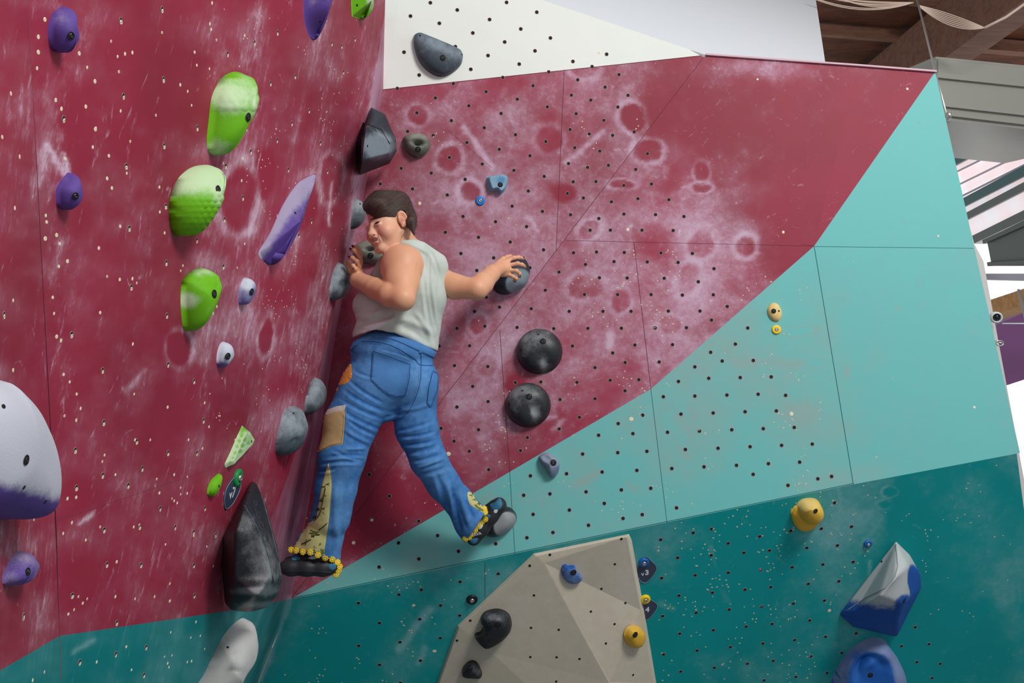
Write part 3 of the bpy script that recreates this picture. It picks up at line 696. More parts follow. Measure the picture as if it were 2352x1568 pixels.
mkhold('climbing_hold', LA, [(545,165),(575,180),(590,210),(592,235),(585,262),(565,290),(540,325),(515,350),(495,358),(480,348),(475,320),(480,270),(487,220),(505,185),(522,170)], (566,250), .085, 'green', 'large lime teardrop hold with a bubbled top, highest of the three green ones', bolts=[(570, 269)], relief=honey(c1, .0042), pw=1.9, chalk=lambda x, y: -.35 + 1.2 * disc(x, y, 525, 222, 55, 34, 20, 3) + .9 * gz(x, y, 500, 338, 34, 26) + .3 * gz(x, y, 570, 190, 30, 30) + .3 * gz(x, y, 585, 250, 12, 40))
c2_ = cellgrid(395, 420, 8, 10, 15, 12.5, 8.6)
mkhold('climbing_hold', LA, [(455,380),(485,380),(508,395),(517,415),(515,440),(500,475),(470,510),(435,535),(412,542),(395,525),(389,490),(392,450),(405,415),(430,390)], (490,440), .085, 'green', 'rounded lime hold covered in honeycomb bubbles, chalk white on its upper half', bolts=[(501, 436)], relief=lambda x, y: honey(c2_, .006)(x, y) * (1 / (1 + np.exp(-(y - (450 - .25 * (x - 440))) / 8))), pw=1.9, chalk=lambda x, y: -.45 + 1.3 / (1 + np.exp((y - (448 - .05 * (x - 440))) / 13)) + .5 * gz(x, y, 500, 460, 20, 30))
c3 = cellgrid(425, 622, 5, 3, 17, 12, 9.5)
mkhold('climbing_hold', LA, [(461,616),(490,628),(507,650),(508,668),(495,700),(470,730),(445,755),(430,760),(420,750),(415,700),(416,660),(422,640),(440,624)], (488,672), .07, 'green', 'smooth lime teardrop hold, lowest of the three big green ones', bolts=[(492, 675)], relief=honey(c3, .003), pw=1.9, chalk=lambda x, y: -.4 + 1.2 * gz(x, y, 430, 690, 32, 22) + .8 * gz(x, y, 465, 625, 45, 16) + .5 * gz(x, y, 478, 715, 10, 25, 40))
mkhold('climbing_hold', LA, [(720,402),(726,405),(712,450),(690,520),(665,570),(645,597),(628,608),(612,605),(595,588),(597,572),(620,535),(650,470),(680,425),(700,410)], (655,520), .06, 'purple', 'long slanting purple blade hold with a chalked upper face', bolts=[], holes=[(678, 489)], prof=lambda s: (1 - s) ** .8, chalk=lambda x, y: -.25 + 1.1 / (1 + np.exp(-((x - 718) * -.85 + (y - 405) * -.53 + 4) / 5)) + .6 * gz(x, y, 705, 440, 40, 60))
mkhold('climbing_hold', LA, [(562,637),(580,645),(588,660),(585,675),(570,695),(556,700),(548,695),(548,670),(553,652)], (578,664), .035, 'lilac', 'small lilac screw-on hold, upper of the pair between the lime hold and the corner', bolts=[(578, 670)], bolt_r=.0075, chalk=lambda x, y: .0 + .9 * gz(x, y, 568, 650, 20, 16))
mkhold('climbing_hold', LA, [(510,785),(528,792),(537,808),(535,822),(515,840),(503,843),(497,830),(500,803)], (525,812), .035, 'lilac', 'small chalk-white screw-on hold, lower of the pair between the lime hold and the corner', bolts=[(523, 818)], bolt_r=.0075, chalk=lambda x, y: .45 + .5 * gz(x, y, 512, 805, 24, 22) - .8 * gz(x, y, 508, 840, 20, 10))
mkhold('climbing_hold', L0, [(-90,880),(-20,868),(30,895),(75,935),(108,985),(130,1035),(141,1090),(138,1140),(118,1178),(70,1192),(0,1191),(-60,1190),(-110,1150),(-120,1000)], (60,1050), .16, 'bigw', 'huge rounded hold at the left edge, chalk white above and purple beneath', bolts=[(60, 1056)], holes=[(8, 933), (55, 1119), (104, 1152)], prof='dome', bolt_r=.0065, fb=.55, chalk=lambda x, y: .9 - 1.6 / (1 + np.exp(-(y - (1135 + .25 * (x - 60))) / 13)))
mkhold('climbing_hold', L0, [(40,1266),(60,1270),(85,1290),(90,1305),(75,1330),(40,1343),(10,1343),(5,1325),(15,1300),(28,1275)], (60,1305), .04, 'purple', 'small dusty purple hold in the bottom left under the huge white one', bolts=[(64, 1312)], bolt_r=.0055, chalk=lambda x, y: .15 + .3 * gz(x, y, 45, 1280, 30, 15))
c4 = [(555,1000,7),(549,1012,7),(563,1010,7),(544,1025,6.5),(558,1024,7),(571,1018,6.5),(540,1040,6),(552,1038,6.5),(534,1052,5.5),(528,1062,4.5)]
mkhold('climbing_hold', LA, [(556,977),(575,993),(585,1010),(580,1022),(550,1052),(518,1076),(516,1065),(530,1035),(545,1000)], (568,1010), .02, 'green', 'flat pale green triangular hold with dimples', sharp=True, bolts=[], holes=[(578, 1013)], relief=lambda x, y: -honey(c4, .002)(x, y), prof='plateau', chalk=lambda x, y: .75 - .7 * np.maximum.reduce([gz(x, y, a, b, r * .8, r * .8) for a, b, r in c4]) - .7 * gz(x, y, 560, 985, 14, 10) - .5 * gz(x, y, 578, 1002, 8, 12))
mkhold('climbing_hold', LA, [(504,1088),(509,1105),(505,1120),(490,1138),(478,1137),(476,1125),(483,1105),(495,1092)], (498,1112), .025, 'green', 'tiny bright green hold left of the V7 tag', bolts=[], holes=[(503, 1116)], chalk=lambda x, y: -.5 + 0 * x)
# ---- greys along the corner
mkhold('climbing_hold', LA, [(817,456),(832,465),(841,480),(842,490),(835,508),(820,522),(806,525),(806,505),(810,475)], (836,490), .075, 'grey', 'grey half-moon hold on the corner beside the climber\'s forehead', bolts=[], holes=[(827, 468)], k=.95, pw=1.8, chalk=lambda x, y: .25 + .4 * gz(x, y, 820, 465, 20, 14) - .5 * gz(x, y, 812, 515, 14, 10))
mkhold('climbing_hold', LA, [(778,603),(792,610),(802,628),(807,645),(805,660),(790,680),(768,689),(758,688),(757,665),(762,635),(770,612)], (800,645), .085, 'grey', 'grey half-moon hold under the climber\'s left palm', bolts=[], k=.95, pw=1.8, relief=lambda x, y: -.003 * gz(x, y, 789, 648, 10, 10), chalk=lambda x, y: .45 - .8 * gz(x, y, 789, 648, 9, 8) - .5 * gz(x, y, 765, 680, 22, 12))
mkhold('climbing_hold', LA, [(722,868),(735,872),(748,890),(750,910),(742,930),(720,947),(702,952),(699,940),(702,915),(710,885)], (743,908), .075, 'grey', 'grey rounded hold on the corner at the height of the tan knee patch', bolts=[], k=.95, pw=1.8, relief=lambda x, y: .004 * gz(x, y, 730, 905, 8, 10), chalk=lambda x, y: .4 - .5 * gz(x, y, 710, 940, 16, 14))
mkhold('climbing_hold', LA, [(672,932),(690,940),(704,965),(707,985),(698,1015),(672,1040),(640,1046),(632,1035),(634,1010),(645,965),(655,942)], (698,980), .08, 'grey', 'dark-bottomed grey hold lower left of the other grey ones', bolts=[], holes=[(674, 949)], k=.95, pw=1.8, relief=lambda x, y: -.01 * gz(x, y, 678, 1014, 18, 8, -30), chalk=lambda x, y: .4 - .85 / (1 + np.exp(-(y - 1015) / 10)))
# ---- back wall
def base(pl): return pl
mkhold('climbing_hold', B1, [(950,92),(952,80),(962,76),(975,80),(1020,98),(1050,112),(1061,120),(1063,132),(1058,150),(1042,166),(1020,176),(1000,174),(978,160),(962,140),(953,115)], (1010,126), .06, 'slate', 'dark grey half-disc hold alone on the white panel', bolts=[(1017, 133)], holes=[(965, 82), (1061, 125)], prof='dome', pw=2.6, chalk=lambda x, y: .15 + .5 * gz(x, y, 1010, 110, 60, 14, 22) - .3 * gz(x, y, 1000, 140, 40, 30))
mkhold('climbing_hold', B1, [(925,322),(932,312),(948,307),(965,307),(980,314),(988,330),(986,345),(975,357),(960,362),(945,358),(931,345)], (958,330), .06, 'olive', 'grey-green hollow ring hold right of the big black corner hold', bolts=[(960, 343)], prof='dome', relief=lambda x, y: -.045 * disc(x, y, 960, 327, 14, 6.5, 8, 7), chalk=lambda x, y: .1 + .3 * gz(x, y, 965, 312, 30, 10))
mkhold('climbing_hold', B1, [(816,566),(828,556),(850,552),(872,556),(884,572),(884,590),(872,602),(850,606),(828,600),(817,586)], (848,578), .06, 'olive', 'grey ring hold in the shade behind the climber\'s chin', bolts=[(851, 587)], relief=lambda x, y: -.04 * disc(x, y, 852, 570, 14, 5, -5, 7), chalk=lambda x, y: .3 + 0 * x)
mkhold('climbing_hold', B1, [(1115,412),(1119,406),(1135,403),(1150,400),(1160,402),(1167,409),(1165,425),(1159,440),(1150,447),(1142,440),(1135,438),(1124,440),(1118,425)], (1147,418), .04, 'ltblue', 'pale blue angular hold above the bright blue disc', bolts=[(1149, 424)], prof='plateau', bolt_r=.0075, chalk=lambda x, y: .45 - .9 * gz(x, y, 1151, 414, 9, 8))
mkhold('climbing_hold', B2, [(1237,1050),(1245,1042),(1258,1039),(1270,1045),(1282,1058),(1285,1072),(1280,1090),(1268,1096),(1260,1090),(1255,1078),(1243,1064)], (1264,1062), .06, 'bluegrey', 'blue-grey pinch hold just under the magenta edge', bolts=[(1271, 1062)], bolt_r=.009, prof='dome', relief=lambda x, y: -.014 * disc(x, y, 1255, 1052, 11, 7, 10, 5), chalk=lambda x, y: .5 - .8 * gz(x, y, 1281, 1078, 7, 9) - .3 * gz(x, y, 1245, 1075, 8, 20))
mkhold('climbing_hold', B2, [(1762,712),(1767,700),(1777,695),(1788,700),(1795,715),(1795,728),(1788,737),(1776,736),(1766,726)], (1779,714), .022, 'cream', 'round cream button hold on the aqua panel', bolts=[(1777, 714)], holes=[(1789, 714)], bolt_r=.007, chalk=lambda x, y: .2 + 0 * x)
def dome(cx, cy, r, lab, bl, hl, sx, sy):
    pts = [(cx + r * math.cos(a), cy + r * math.sin(a) * .99) for a in np.linspace(0, 2 * math.pi, 16, endpoint=False)]
    mkhold('climbing_hold', B2, pts, (cx + 2, cy + 4), .085, 'black', lab, bolts=[bl], holes=hl, pw=2.3, bolt_r=.009, relief=lambda x, y: -.02 * gz(x, y, sx, sy, 20, 24), chalk=lambda x, y: .0 + .5 * gz(x, y, cx - 8, cy - 34, 50, 26) + .3 * gz(x, y, cx - 34, cy, 20, 40) + .95 * gz(x, y, sx + 2, sy + 4, 13, 20) - .2)
dome(1239, 807, 53, 'upper of the two big charcoal dome holds', (1247, 784), [(1197, 803), (1237, 768)], 1250, 835)
dome(1213, 930, 52, 'lower of the two big charcoal dome holds', (1215, 911), [(1170, 929), (1200, 897)], 1228, 945)
# hold under the right hand: round body with a worn dish
mkhold('climbing_hold', B1, [(1132,662),(1134,648),(1140,630),(1150,612),(1165,598),(1185,591),(1200,592),(1210,602),(1216,620),(1215,640),(1206,658),(1190,668),(1165,676),(1145,674)], (1178,634), .095, 'navy', 'black round hold gripped by the climber\'s right hand', bolts=[], holes=[(1138, 660)], pw=2.6, chalk=lambda x, y: -.25 + 1.6 * disc(x, y, 1190, 646, 25, 30, 38, 14) + .25 * gz(x, y, 1150, 665, 20, 15), relief=lambda x, y: -.006 * disc(x, y, 1190, 646, 23, 28, 38, 10))
mkhold('climbing_hold', B2, [(1110,1222),(1118,1205),(1135,1182),(1150,1166),(1163,1163),(1176,1168),(1186,1182),(1185,1200),(1173,1217),(1155,1228),(1135,1233),(1118,1230)], (1152,1196), .08, 'black', 'black foothold with a worn grey dish under the right shoe', bolts=[], pw=2.6, chalk=lambda x, y: -.3 + 1.6 * disc(x, y, 1160, 1203, 30, 22, -52, 14) + .1 * gz(x, y, 1120, 1225, 15, 15), relief=lambda x, y: -.005 * disc(x, y, 1160, 1203, 28, 20, -52, 10))
# yellow two-part hold
o, hit = mkhold('climbing_hold', CT, [(1816,1180),(1820,1168),(1828,1160),(1845,1158),(1870,1165),(1884,1185),(1877,1205),(1860,1217),(1840,1218),(1825,1205)], (1850,1190), .035, 'yellow', 'yellow ball-and-lip hold under the aqua edge', bolts=[], chalk=lambda x, y: .0 + 0 * x)
o2, _ = mkhold('ball', CT, [(1830,1172),(1830,1158),(1840,1147),(1855,1143),(1873,1145),(1884,1157),(1889,1175),(1884,1191),(1870,1200),(1850,1194),(1836,1184)], (1861,1170), .095, 'yellow', None, bolts=[(1873, 1173)], bolt_r=.007, chalk=lambda x, y: .1 + .9 * gz(x, y, 1850, 1155, 30, 14), k=.3)
o2.parent = o
# washers (grade colours)
wm = {'blue': mat('blue_washer', rgb(16, 120, 210), .35), 'blued': mat('blue_washer_deep', rgb(14, 96, 176), .35), 'yel': mat('yellow_washer', rgb(246, 206, 16), .4), 'blk': mat('black_washer', rgb(18, 20, 22), .4), 'grn': mat('green_washer', rgb(24, 140, 70), .4)}
def washer(pl, x, y, r, m, label, lift=0.0, cat='marker disc'):
    c = pl.hit(x, y, lift) ; b = MB()
    b.prof(c, pl.n, [(r, -lift if lift else 0), (r, .004), (r * .93, .007), (r * .45, .009), (r * .4, .006)], 28, 0, cap=True)
    o = b.build('marker_disc', wm[m], None, True); tag(o, label, cat)
    s = MB(); s.prof(c, pl.n, [(r * .42, .006), (r * .42, .011), (r * .3, .014), (r * .16, .014), (r * .13, .009)], 20, 0)
    s.build('screw_head', M['steel'], o, True)
    return o
washer(B1, 1103, 461, .021, 'blue', 'bright blue disc below the pale blue hold')
washer(B2, 1783, 757, .020, 'yel', 'yellow disc right under the cream button hold')
washer(CT, 1993, 1248, .019, 'blued', 'blue disc left of the pointed tip of the blue and grey wedge')
washer(CT, 1084, 1376, .025, 'blk', 'black disc left of the beige volume\'s slanted edge')
# big faceted pieces
def facet(name, pl, V, Fc, m, label, bevel=.006, chalk=None, sub=2, cat='climbing hold', parent=None, smooth=False):
    """V: (x, y, height) points of the photo on the wall plane offset by height"""
    W = [pl.hit(x, y, h) for x, y, h in V]
    me = bpy.data.meshes.new(name); me.from_pydata([w.tolist() for w in W], [], Fc); me.update()
    bm = bmesh.new(); bm.from_mesh(me)
    bmesh.ops.recalc_face_normals(bm, faces=bm.faces[:])
    if bevel: bmesh.ops.bevel(bm, geom=bm.edges[:], offset=bevel, segments=3, profile=.6, affect='EDGES', clamp_overlap=True)
    bmesh.ops.triangulate(bm, faces=[f for f in bm.faces if len(f.verts) > 4])
    for _ in range(sub): bmesh.ops.subdivide_edges(bm, edges=[e for e in bm.edges if e.calc_length() > .02], cuts=2, use_grid_fill=True)
    bmesh.ops.triangulate(bm, faces=[f for f in bm.faces if len(f.verts) > 4])
    bm.to_mesh(me); bm.free()
    me.polygons.foreach_set('use_smooth', [smooth] * len(me.polygons))
    co = np.array([v.co[:] for v in me.vertices]); d = co - CAM; z = d @ FWD
    fattr(me, 'chalk', chalk(1176 + F * (d @ RGT) / z, 784 - F * (d @ UPV) / z) if chalk else np.zeros(len(co)))
    o = link(name, me, H[m] if isinstance(m, str) else m, parent)
    if label: tag(o, label, cat)
    bv = BVHTree.FromPolygons([v.co for v in me.vertices], [list(p.vertices) for p in me.polygons])
    def hit(x, y):
        r = bv.ray_cast(Vector(CAM), Vector(P(x, y, 1.0) - CAM).normalized())
        return (np.array(r[0]), np.array(r[1])) if r[0] is not None else (None, None)
    return o, hit
def dots(hit, pts, parent, r=.0045, name='screw_hole', m='black'):
    for x, y in pts:
        b = MB()
        c, n = hit(x, y)
        if c is None: continue
        if n @ (CAM - c) < 0: n = -n
        b.prof(c, n, [(r, -.0005), (r, .001), (r * .7, .0012)], 12, 0)
        b.build(name, M[m], parent)
def marks(hit, lines, parent, m, r=.002, name='edge_line', off=.001):
    b = MB()
    for ln in lines:
        pts = []
        for (xa, ya), (xb, yb) in zip(ln[:-1], ln[1:]):
            for t in np.linspace(0, 1, 8, endpoint=False):
                c, n = hit(xa + (xb - xa) * t, ya + (yb - ya) * t)
                if c is not None:
                    if n @ (CAM - c) < 0: n = -n
                    pts.append(c + n * off)
        c, n = hit(*ln[-1])
        if c is not None: pts.append(c + (n if n @ (CAM - c) > 0 else -n) * off)
        if len(pts) > 1: b.tube(pts, r, 6)
    if b.v: return b.build(name, m, parent, True)
# blue and grey wedge: grey upper-left face, white ridge face, blue right and under faces
V = [(2057,1240,.0),(1925,1410,.0),(1957,1440,.03),(2060,1464,.03),(2117,1350,.0),(2116,1318,.0),(2090,1272,.0),
     (2060,1250,.03),(2058,1330,.19),(2020,1368,.20),(1960,1400,.06),(2075,1385,.17),(2085,1300,.12),(2060,1430,.12)]
Fc = [[0,1,10,9,8,7],[1,2,13,11,9,10],[2,3,13],[3,4,11,13],[4,5,12,11],[5,6,12],[6,0,7,12],[7,8,12],[8,9,11,12],[1,0,6,5,4,3,2]]
o, hit = facet('climbing_hold', CT, V, Fc, 'wedge', 'big blue and grey wedge hold with a pointed top', bevel=.012, smooth=True, chalk=lambda x, y: 1.2 - 1.8 / (1 + np.exp(-(y - (1388 + .18 * (x - 2000) + 0)) / 9)) * (1 - .0 * x) - 1.6 * disc(x, y, 2100, 1338, 15, 42, -8, 10) - 1.2 * disc(x, y, 2078, 1385, 22, 22, -50, 10) - .9 / (1 + np.exp(-(x - 2106) / 5)))
bolt('bolt', *(hit(2077, 1379)), o, .008)
dots(hit, [(2064, 1248), (2115, 1290), (2025, 1289), (2105, 1290)], o)
marks(hit, [[(2058, 1250), (2062, 1300), (2056, 1325), (2035, 1350), (1990, 1372), (1945, 1402)]], o, mat('worn_edge', rgb(150, 156, 156), .7), .0022)
# blue dome with a dish
mkhold('climbing_hold', CT, [(1908,1580),(1925,1530),(1948,1497),(1980,1472),(2005,1463),(2028,1467),(2045,1488),(2066,1520),(2075,1560),(2074,1600),(2050,1660),(1990,1690),(1930,1660)], (2006,1556), .16, 'dome', 'big blue dome hold with a round dish, cut by the bottom edge', bolts=[(1999, 1550)], pw=2.6, n=110, rings=30, relief=lambda x, y: -.06 * disc(x, y, 2008, 1556, 50, 54, 0, 16), chalk=lambda x, y: .35 + .75 * gz(x, y, 2012, 1490, 55, 22, 30) + .75 * gz(x, y, 2060, 1545, 16, 50, -10) + .3 * gz(x, y, 1940, 1530, 14, 50, 25) - 3 * disc(x, y, 2008, 1556, 50, 54, 0, 14))
# big black corner hold (its small half sits on the left face)
V = [(851,245,.0),(908,318,.10),(912,345,.09),(895,376,.06),(825,403,.0),(827,300,.0),(838,288,.02),(885,262,.06),(840,290,.12),(897,325,.15),(893,352,.15),(832,368,.12),(868,278,.08)]
Fc = [[0,6,8,12],[0,12,7],[7,12,9,1],[12,8,9],[8,11,10,9],[9,10,2,1],[10,11,4,3],[10,3,2],[5,4,11,8,6],[0,7,1,2,3,4,5,6]]
o, hit = facet('climbing_hold', LA, V, Fc, 'navy', 'big black corner hold with a dusty grey face above the climber', bevel=.006, chalk=lambda x, y: -.2 + .95 * disc(x, y, 868, 335, 38, 32, 0, 6))
dots(hit, [(844, 335), (836, 300)], o)
marks(hit, [[(844, 285), (875, 298), (895, 330)]], o, M['black'], .0015)
V = [(834,280,.0),(818,330,.0),(818,376,.0),(825,378,.04),(838,350,.07),(840,285,.05)]
facet('side_half', LA, V, [[0,1,2,3,4,5][::-1] if False else [0,5,4,3,2,1],[0,1,2,3,4,5]], 'navy', None, bevel=0, sub=0, parent=o)
# huge black block low on the corner
V = [(576,1103,.0),(512,1230,.0),(507,1300,.0),(515,1385,.0),(530,1402,.02),(572,1407,.07),(615,1395,.12),(642,1362,.17),(649,1325,.19),(640,1262,.17),(612,1160,.08),(590,1108,.02),
     (560,1165,.10),(598,1230,.17),(625,1325,.22),(590,1370,.20),(535,1330,.10),(540,1220,.11)]
Fc = [[0,12,17,1],[1,17,16,2],[2,16,3],[3,16,15,4],[4,15,5],[5,15,6],[6,15,14,7],[7,14,8],[8,14,9],[9,14,13,10],[10,13,12,11],[11,12,0],[12,13,17],[13,14,15,16,17],[0,1,2,3,4,5,6,7,8,9,10,11]]
o, hit = facet('climbing_hold', LA, V, Fc, 'black', 'huge pointed black block hold that the left shoe stands on', bevel=.012, smooth=True, chalk=lambda x, y: -.3 + .75 * gz(x, y, 605, 1300, 45, 100, -15) + .45 * gz(x, y, 575, 1370, 60, 30) + .5 * np.sin(y / 5.5) * gz(x, y, 590, 1370, 60, 45) + .3 * gz(x, y, 560, 1190, 25, 12, 40))
dots(hit, [(573, 1130), (640, 1330), (637, 1350), (560, 1170)], o)
ridge = MB()
pr = [(593, 1112, .05), (607, 1165, .11), (622, 1225, .17), (636, 1290, .20), (640, 1335, .20)]
marks(hit, [[(560, 1160), (578, 1190), (600, 1230), (618, 1285), (628, 1338)], [(594, 1120), (610, 1170), (626, 1230), (640, 1290), (643, 1325)]], o, H['grey'], .0022)  # grey lines laid on as the painted highlight along the block's ridges
marks(hit, [[(582,1152),(585,1162),(590,1160),(587,1150),(582,1152)],[(585,1168),(588,1177),(593,1175)],[(588,1180),(592,1190),(597,1188),(594,1178),(588,1180)],[(593,1195),(596,1203),(601,1201)],[(596,1207),(599,1216),(605,1214),(602,1205)],[(600,1222),(603,1230),(608,1228)],[(604,1236),(607,1244),(613,1242),(610,1234)],[(608,1248),(611,1255),(617,1252)]], o, H['grey'], .0009, 'lettering')
# grey boulder below, astride the teal
mkhold('climbing_hold', LA, [(556,1419),(575,1435),(588,1465),(592,1490),(586,1520),(565,1552),(540,1600),(500,1640),(452,1620),(450,1580),(470,1545),(492,1500),(520,1450)], (580,1490), .13, 'ghost', 'pale grey boulder hold on the teal band below the huge black block', bolts=[], holes=[(523, 1486)], k=.75, relief=lambda x, y: -.02 * gz(x, y, 538, 1545, 18, 14), chalk=lambda x, y: .7 - 2.6 / (1 + np.exp(-((505 - x) * .8 - (1500 - y) * .45 ) / 8)))
# beige volume
bm_ = holdmat('beige_textured_ply', rgb(196, 186, 166), chalk=rgb(208, 200, 186), speck=.05, rough=.85)
V = [(1003,1568,0),(1050,1435,0),(1225,1270,0),(1445,1225,0),(1452,1240,0),(1480,1400,0),(1508,1568,0),(1535,1720,0),(960,1720,0),
     (1055,1440,.02),(1230,1276,.02),(1440,1231,.02),(1009,1568,.02),(1502,1568,.02),(1248,1292,.03),(1400,1568,.12),(1430,1720,.14),(1130,1500,.05),(1240,1600,.10),(1473,1400,.02),(1528,1720,.02),(966,1720,.02),(1250,1720,.12)]
Fc = [[0,1,9,12],[1,2,10,9],[2,3,11,10],[3,4,11],[4,5,19,11],[5,6,13,19],[6,7,20,13],[8,0,12,21],
      [10,11,14],[11,19,13,15,14],[13,20,16,15],[9,10,14],[9,14,15,18,17],[12,9,17],[12,17,18,22,21],[18,15,16,22],[0,8,7,6,5,4,3,2,1]]
vol, vhit = facet('wall_volume', CT, V, Fc, bm_, 'beige textured volume bolted over the teal wall at the bottom', cat='climbing volume', bevel=.004, chalk=lambda x, y: .2 + .25 * gz(x, y, 1200, 1400, 90, 90) + .5 * gz(x, y, 1440, 1350, 40, 60))
dots(vhit, [(960 + x / 3.92, 1200 + y / 3.92) for x, y in [(1045,653),(1018,945),(1268,963),(1012,1208),(1249,1210),(1455,1225),(1245,1428),(1692,1086),(1770,912),(1868,722),(1557,799),(1652,594),(1773,373),(1937,1370)]], vol, .0055, 'bolt_hole', 'hole')
dots(vhit, [(960 + x / 3.92, 1200 + y / 3.92) for x, y in [(1188,288),(1007,387),(471,880),(352,1060),(1832,146)]], vol, .006, 'screw_head', 'steel_dark')
class HitPlane:
    """a local plane fitted where a small hold sits on a bigger piece"""
    def __new__(cls, hit, x, y, d=14):
        a, b, c = hit(x - d, y)[0], hit(x + d, y)[0], hit(x, y + d)[0]
        return Plane(a, b, c)
pv = HitPlane(vhit, 1312, 1316)
mkhold('climbing_hold', pv, [(1288,1310),(1291,1296),(1298,1293),(1304,1297),(1318,1296),(1326,1312),(1333,1320),(1337,1324),(1334,1334),(1318,1340),(1303,1336),(1293,1325)], (1315,1314), .035, 'blue', 'small blue hold near the top of the beige volume', bolts=[(1317, 1314)], bolt_r=.009, chalk=lambda x, y: .25 - .6 * gz(x, y, 1306, 1300, 14, 5))
pv = HitPlane(vhit, 1140, 1440)
mkhold('climbing_hold', pv, [(1103,1420),(1112,1405),(1130,1398),(1150,1398),(1168,1408),(1175,1425),(1174,1442),(1160,1462),(1140,1478),(1118,1487),(1103,1478),(1091,1462),(1092,1456),(1103,1452),(1109,1440),(1109,1428)], (1142,1436), .07, 'black', 'charcoal kidney-shaped hold on the beige volume', bolts=[(1143, 1434)], holes=[(1118, 1457)], pw=2.4, chalk=lambda x, y: -.1 + .4 * gz(x, y, 1135, 1415, 20, 12))
pv = HitPlane(vhit, 1085, 1535)
mkhold('climbing_hold', pv, [(1061,1545),(1064,1530),(1078,1517),(1092,1517),(1102,1530),(1107,1545),(1104,1555),(1084,1557),(1066,1554)], (1082,1535), .045, 'black', 'small charcoal hold at the bottom left of the beige volume', bolts=[(1080, 1533)], chalk=lambda x, y: -.1 + .2 * gz(x, y, 1095, 1540, 12, 12))
pv = HitPlane(vhit, 1457, 1460)
mkhold('climbing_hold', pv, [(1433,1455),(1440,1440),(1452,1435),(1466,1438),(1478,1450),(1481,1466),(1474,1482),(1460,1487),(1445,1482),(1435,1470)], (1458,1458), .05, 'yellow', 'yellow egg-shaped hold on the right edge of the beige volume', bolts=[(1459, 1457)], bolt_r=.009, chalk=lambda x, y: .0 + .3 * gz(x, y, 1455, 1440, 20, 8))
# grade tags
tagm = mat('slate_blue_tag', rgb(56, 66, 88), .5); tage = mat('tag_rim', rgb(150, 176, 190), .5); white = mat('white_print', rgb(225, 226, 228), .6)
def text3(s, pl, x, y, size, m, parent, rot=0.0, lift=.004, name='grade_number', sx=1.0, bold=.0):
    cu = bpy.data.curves.new(name, 'FONT'); cu.body = s; cu.size = size; cu.extrude = .0004; cu.align_x = 'CENTER'; cu.align_y = 'CENTER'; cu.offset = bold
    ob = bpy.data.objects.new(name, cu); COL.objects.link(ob)
    dg = bpy.context.evaluated_depsgraph_get(); me = bpy.data.meshes.new_from_object(ob.evaluated_get(dg)); bpy.data.objects.remove(ob)
    me.name = name; me.materials.clear()
    c = pl.hit(x, y, lift)
    u, v = pl.u, pl.v
    if v[2] < 0: v = -v; 
    if u[0] < 0 and abs(u[0]) > .5: u = -u
    cr, sr = math.cos(rot), math.sin(rot)
    U = u * cr + v * sr; Vv = -u * sr + v * cr
    for vt in me.vertices:
        q = c + U * vt.co.x * sx + Vv * vt.co.y + pl.n * vt.co.z
        vt.co = Vector(q)
    me.update()
    return link(name, me, m, parent)
def gtag(pl, out, label, txt, tx, ty, size, lift=.003, rot=0.0, sx=1.0, cut=None):
    O = smooth_poly(out, 64)
    c = O.mean(0); b = MB()
    top = [pl.hit(x, y, lift) for x, y in O]
    b.slab(top, pl.n, lift, 0)
    o = b.build('grade_tag', tagm); tag(o, label, 'grade tag')
    r = MB(); r.tube([p + pl.n * .0003 for p in top] + [top[0] + pl.n * .0003], .0008, 5); r.build('rim', tage, o, True)
    text3(txt[0], pl, tx[0], ty[0], size * .9, white, o, rot, lift + .0005, sx=sx)
    text3(txt[1], pl, tx[1], ty[1], size, white, o, rot, lift + .0005, sx=sx, bold=.001)
    return o
gtag(CT, [(1484,1278),(1496,1288),(1506,1298),(1508,1307),(1500,1322),(1488,1335),(1480,1338),(1471,1333),(1462,1318),(1463,1306),(1474,1288)], 'slate tag reading V3 beside the beige volume', ('v', '3'), (1476, 1486), (1318, 1315), .036, rot=math.radians(6))
washer(CT, 1479, 1291, .023, 'blued', 'blue disc screwed over the V3 tag', .004)
gtag(CT, [(1486,1372),(1498,1379),(1508,1386),(1509,1396),(1500,1410),(1490,1421),(1480,1424),(1468,1418),(1462,1405),(1464,1392),(1476,1378)], 'slate tag reading 4, half hidden behind the beige volume', ('v', '4'), (1474, 1487), (1402, 1400), .036, rot=math.radians(4))
washer(CT, 1482, 1376, .023, 'yel', 'yellow disc screwed over the tag reading 4', .004)
gtag(LA, [(545,1092),(552,1098),(553,1115),(548,1132),(535,1156),(521,1169),(516,1160),(516,1140),(522,1118),(534,1100)], 'slate tag reading V7 left of the huge black block', ('v', '7'), (530, 537), (1136, 1131), .05, rot=math.radians(8), sx=1.1)
washer(LA, 546, 1097, .030, 'grn', 'green disc screwed over the V7 tag', .004)
# ------------------------------------------------------------------ hall behind the wall, floor
metal = mat('galvanised_sheet', rgb(168, 166, 156), .4, .35)
metal_d = mat('dull_grey_sheet', rgb(118, 124, 120), .45, .5)
def woodmat(name, a, b, sc):
    m = mat(name, a, .75); t = NT(m); tc = t.n('ShaderNodeTexCoord').outputs['Object']
    mp = t.n('ShaderNodeMapping'); mp.inputs['Scale'].default_value = sc; t.l(tc, mp.inputs[0])
    n = t.noise(2.0, 6, .65, mp.outputs[0], 1.0)
    t.l(t.mix(t.sstep(n, .35, .7), (*a, 1), (*b, 1)), t.b.inputs['Base Color']); return m
deck = woodmat('ceiling_ply', rgb(120, 64, 32), rgb(78, 40, 20), (1, 3, 3))
beamw = woodmat('glulam', rgb(146, 104, 84), rgb(120, 84, 68), (1, 6, 6))
beamy = woodmat('pale_timber', rgb(214, 160, 104), rgb(190, 136, 84), (1, 6, 6))
